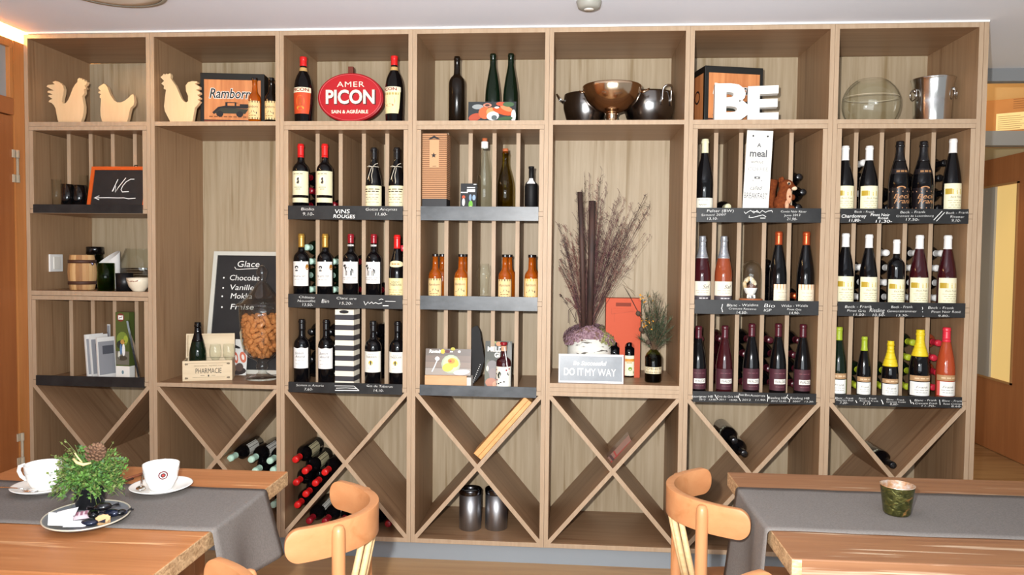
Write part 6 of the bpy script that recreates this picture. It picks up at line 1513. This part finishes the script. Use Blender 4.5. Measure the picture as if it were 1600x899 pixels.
m = MB(); m.tube([(-.018, 0, .008), (-.006, -.004, .0), (.010, -.004, -.004), (.028, .0, .0)], [.003, .004, .004, .002], mat('pale_shaving', 'd8c48c', .8), 6); m.tube([(-.012, -.004, .024), (-.004, -.003, .012), (.004, 0, .0)], [.0015, .002, .002], mat('pale_shaving', 'd8c48c', .8), 5); m.build('shaving', st)

# silver rimmed dish with sweets
A, B_ = onz(67, 822, RZ+.008), onz(205, 800, RZ+.008); Cc = onz(136, 813, RZ+.004)
t = thing('silver_dish', 'silver rimmed dish with sugar and wrapped chocolates', 'dish', (1.383, -1.636, RZ), .51)
m = MB(); seg = 48; pr_ = [(.0001, .002), (.62, .002), (.80, .003), (.97, .011), (1.0, .013), (.985, .0145), (.93, .0115), (.78, .0055), (.60, .0045), (.0001, .0045)]
vs = []; ra, rb_ = .091, .107
for r, z in pr_:
    for k in range(seg): a = 2*pi*k/seg; vs.append((ra*r*cos(a), rb_*r*sin(a), z))
fs = [(j*seg+k, j*seg+(k+1) % seg, (j+1)*seg+(k+1) % seg, (j+1)*seg+k) for j in range(len(pr_)-1) for k in range(seg)]
m.add(vs, fs, mat('satin_silver', '84888e', .32, .35), True); m.build('dish', t)
m = MB(); m.tube([(ra*.99*cos(2*pi*k/40), rb_*.99*sin(2*pi*k/40), .0142) for k in range(40)], .0018, mat('pale_gilt_rim', 'd8d0bc', .3, .3), 6, closed=True); m.build('rim', t, label='pale rim line')
zt = RZ+.0052
def ond(px, py, h=0): return onz(px, py, zt+h)
def packet(lab, px, py, rz, L, Wd, mt, tilt=0, roll=0, h=.006):
    p = ond(px, py, h); o = thing('sugar_packet', lab, 'sugar packet', (p.x, p.y, p.z)); o.rotation_euler = (tilt, roll, rz)
    m = MB(); nn = 8; vs = []
    for sgn in (1, -1):
        for i in range(nn+1):
            for j in range(nn+1):
                u, v = i/nn-.5, j/nn-.5; th = .0055*max(0, cos(pi*u))**.6*max(0, cos(pi*v))**.6; vs.append((u*L, v*Wd, sgn*th))
    n1 = (nn+1)**2; fs = []
    for q in (0, n1):
        for i in range(nn):
            for j in range(nn): fs.append((q+i*(nn+1)+j, q+(i+1)*(nn+1)+j, q+(i+1)*(nn+1)+j+1, q+i*(nn+1)+j+1))
    m.add(vs, fs, mt, True); m.build('packet', o); return o
wp_ = mat('white_sugar_paper', 'eeeef0', .6)
packet('white sugar packet standing tilted at the left of the silver rimmed dish', 95, 812, .9, .052, .030, wp_, .9, .3, .020)
packet('white sugar packet leaning on top of the tilted sugar packet', 103, 803, .2, .046, .028, wp_, .4, -.2, .028)
packet('white sugar packet lying flat in front of the chocolates', 120, 819, .15, .048, .028, wp_, .15, 0, .008)
o = packet('pale printed sugar packet behind the white ones on the dish', 125, 806, .6, .05, .03, mat('printed_sugar_paper', 'c9b4bc', .5), .3, 0, .010)
m = MB(); m.fix = False
for k in range(5): m.add([(-.018+.009*k, -.008+.002*(k % 2), .0062), (-.013+.009*k, -.008, .0062), (-.011+.009*k, .008, .0062), (-.016+.009*k, .007, .0062)], [(0, 1, 2, 3)], mat('sugar_print', '8a5a6a' if k % 2 else '6a7690', .6) if False else mat('sugar_print_mauve', '8a5a6a', .6))
m.build('print', o)
def sweet(lab, px, py, mt, rz, s=(.020, .013, .009), h=.011):
    p = ond(px, py, h); o = thing('wrapped_sweet', lab, 'sweet', (p.x, p.y, p.z), rz)
    m = MB(); m.ball((0, 0, 0), s, mt, 12, 8); m.build('sweet', o)
    for q in (-1, 1):
        m = MB(); m.add([(q*s[0]*.8, 0, 0), (q*(s[0]+.012), .009, .004), (q*(s[0]+.014), 0, -.002), (q*(s[0]+.012), -.009, .005)], [(0, 1, 2), (0, 2, 3)], mt); m.fix = False; m.build('twisted_end', o)
    return o
bf = mat('black_foil_wrapper', '101014', .18, .3, coat=.5); df = mat('dark_blue_foil', '1c2236', .2, .4, coat=.5)
sweet('black foil wrapped sweet at the back of the silver rimmed dish, topmost', 161, 792, bf, .5, h=.030)
sweet('black foil wrapped sweet left of the pile on the dish', 146, 803, bf, 2.2, h=.014)
sweet('dark shiny wrapped sweet right of the pile on the dish', 175, 802, df, .1, h=.012)
sweet('black foil wrapped sweet at the right rim of the dish', 189, 801, bf, .9, (.014, .010, .007), h=.012)
sweet('dark blue foil wrapped sweet beside the flat sugar packet', 139, 817, df, .2, (.020, .013, .007), h=.009)
p = ond(161, 813, .008); o = thing('wrapped_biscuit', 'small beige caramel biscuit on the silver rimmed dish', 'biscuit', (p.x, p.y, p.z), .5)
m = MB(); n = 20; m.prism([((.0165 if k % 2 else .0145)*cos(2*pi*k/n), (.0125 if k % 2 else .011)*sin(2*pi*k/n)) for k in range(n)], -.006, .006, mat('beige_biscuit', 'cfa678', .7), Matrix.Rotation(-1.0, 4, 'X')); m.build('biscuit', o, bevel=.001)

# candle glass
c = onz(1401, 803, RZ); t = thing('candle_glass', 'green mercury glass candle tumbler on the grey runner', 'candle glass', (c.x, c.y, RZ))
mg = noise_mat('mottled_green_mercury_glass', '3c3f22', '74703c', (70, 70, 90), 5, .16, .9, .35, .7, 'b5854c', (40, 40, 60), (.62, .70), metal=.75, distort=1.2)
ig = noise_mat('silver_gold_mirror_inside', 'cf9a6a', 'e9d9cc', (60, 60, 60), 4, .2, .5, .35, .65, metal=.7)
m = MB(); H = .072; R0, R1 = .031, .0395
m.lathe([(.0001, 0), (R0*.9, 0), (R0, .005), (R1, H)], mg, 40); m.build('outer_glass', t)
m = MB(); m.lathe([(R1+.0003, H-.001), (R1+.0005, H+.001), (R1-.002, H+.001), (R0-.002, .010), (.0001, .009)], ig, 40); m.build('mirror_lining', t, label='silver gold mirrored inside')
m = MB(); m.lathe([(.0001, .010), (.019, .010), (.019, .026), (.0001, .026)], mat('white_candle_wax', 'f3eee4', .5), 24); m.build('tea_light', t)

# ------------------------------------------------------------------ chairs
beech = noise_mat('honey_beech', 'b1774d', 'bb8459', (3, 26, 26), 5, .38, .03, .3, .7, 'a86e44', (2, 16, 16), (.58, .7), spec=.4)
beech_v = noise_mat('honey_beech_upright', 'b1774d', 'bb8459', (26, 26, 3), 5, .38, .03, .3, .7, 'a86e44', (16, 16, 2), (.58, .7), spec=.4)
cordm = noise_mat('pale_spindle_wood', 'c2a070', 'd2b286', (40, 40, 90), 4, .6, 0, .3, .7)
def chair(label, ax, ay, rot, s, zt, a=.366, b=.239, h=.076, tm=.985):
    """ax, ay: middle of the back on the floor plan; s=+1 faces -x"""
    t = thing('dining_chair', label, 'chair', (ax, ay, 0), rot, 'honey coloured wooden chairs')
    # curved back rail with rounded ends
    m = MB(); vs = []; th = .022; rr = .10
    qs = [-tm+rr*(1-cos(pi/2*k/10)) for k in range(10)]+[-tm+rr+(2*tm-2*rr)*k/28 for k in range(29)]+[tm-rr*(1-cos(pi/2*k/10)) for k in range(9, -1, -1)]
    n = len(qs)-1
    for q in qs:
        e = min(1, (tm-abs(q))/rr); rise = sqrt(max(0, 1-(1-e)**2))
        hh = h*.5*(.10+.90*rise); zc_ = zt-h*.5
        nx_, ny_ = cos(q)*b, sin(q)*a; L = math.hypot(nx_, ny_); nx_, ny_ = nx_/L, ny_/L
        tt = th*(.62+.38*cos(q*1.3))
        for (o, z) in ((0, -1), (0, -.5), (0, 0), (0, .5), (0, 1), (-1, 1), (-1, 0), (-1, -1)):
            x = s*(a*(cos(q)-1)+nx_*o*tt); y = b*sin(q)+ny_*o*tt
            vs.append((x, y, zc_+z*hh))
    fs = []
    for k in range(n):
        for j in range(8): fs.append((k*8+j, k*8+(j+1) % 8, (k+1)*8+(j+1) % 8, (k+1)*8+j))
    fs.append(tuple(range(8))); fs.append(tuple(n*8+j for j in range(8))[::-1])
    m.add(vs, fs, beech, True); o = m.build('back_rail', t, bevel=.003)
    # rear posts outside the rail
    for q in (-.60, .60):
        x, y = s*(a*(cos(q)-1)), b*sin(q); nx_, ny_ = s*cos(q)*b, sin(q)*a; L = math.hypot(nx_, ny_); x += nx_/L*.006; y += ny_/L*.006
        m = MB(); m.tube([(x+s*.030, y*1.04, 0), (x+s*.012, y*1.02, .25), (x, y, .45), (x, y, zt-.034), (x, y, zt-.016), (x, y, zt-.007), (x, y, zt-.004)], [.013, .016, .0165, .0155, .0145, .0110, .004], beech_v, 16); m.build('leg', t)
    for q in (-1, 1):
        x = s*(-.46); y = .195*q
        m = MB(); m.tube([(x-s*.01, y*1.05, 0), (x, y, .25), (x, y, .42)], [.013, .0165, .0165], beech_v, 14); m.build('leg', t)
    # spindles between seat and rail
    for k in range(4):
        q = -.27+.18*k; x, y = s*(a*(cos(q)-1)-.011), b*sin(q)
        m = MB(); m.tube([(x-s*.055, y*.92, .452), (x-s*.024, y*.96, .58), (x, y, zt-h+.004)], [.008, .0085, .0075], cordm, 10); m.build('spindle', t)
    # seat
    m = MB(); out = []; sc = s*(-.265)
    for k in range(40):
        q = 2*pi*k/40; cx_, cy_ = abs(cos(q))**.55*(1 if cos(q) > 0 else -1), abs(sin(q))**.55*(1 if sin(q) > 0 else -1)
        out.append((sc+.215*cx_, (.212+.012*(-s*cx_))*cy_))
    vs = [(x, y, .425) for x, y in out]+[(x, y, .450) for x, y in out]+[(sc+(x-sc)*.6, y*.6, .441) for x, y in out]
    N = 40; fs = [(k, (k+1) % N, N+(k+1) % N, N+k) for k in range(N)]+[(N+k, N+(k+1) % N, 2*N+(k+1) % N, 2*N+k) for k in range(N)]+[tuple(range(2*N, 3*N)), tuple(range(N))[::-1]]
    m.add(vs, fs, beech, True); m.build('seat', t)
    for y in (-.19, .19):
        m = MB(); m.tube([(s*(-.455), y, .20), (s*(-.06), y*.85, .20)], .009, beech, 10); m.build('stretcher', t)
    return t
chair('curved back beech chair at the end of the coffee cup table', 2.031, -1.486, .044, 1, .766)
chair('curved back beech chair at the left end of the candle table', 2.768, -1.239, .072, -1, .758)
chair('curved back beech chair cut by the picture bottom, nearer than the coffee table chair', 1.944, -2.016, .044, 1, .766)
chair('curved back beech chair cut by the picture bottom, nearer than the candle table chair', 2.756, -1.965, .072, -1, .758)
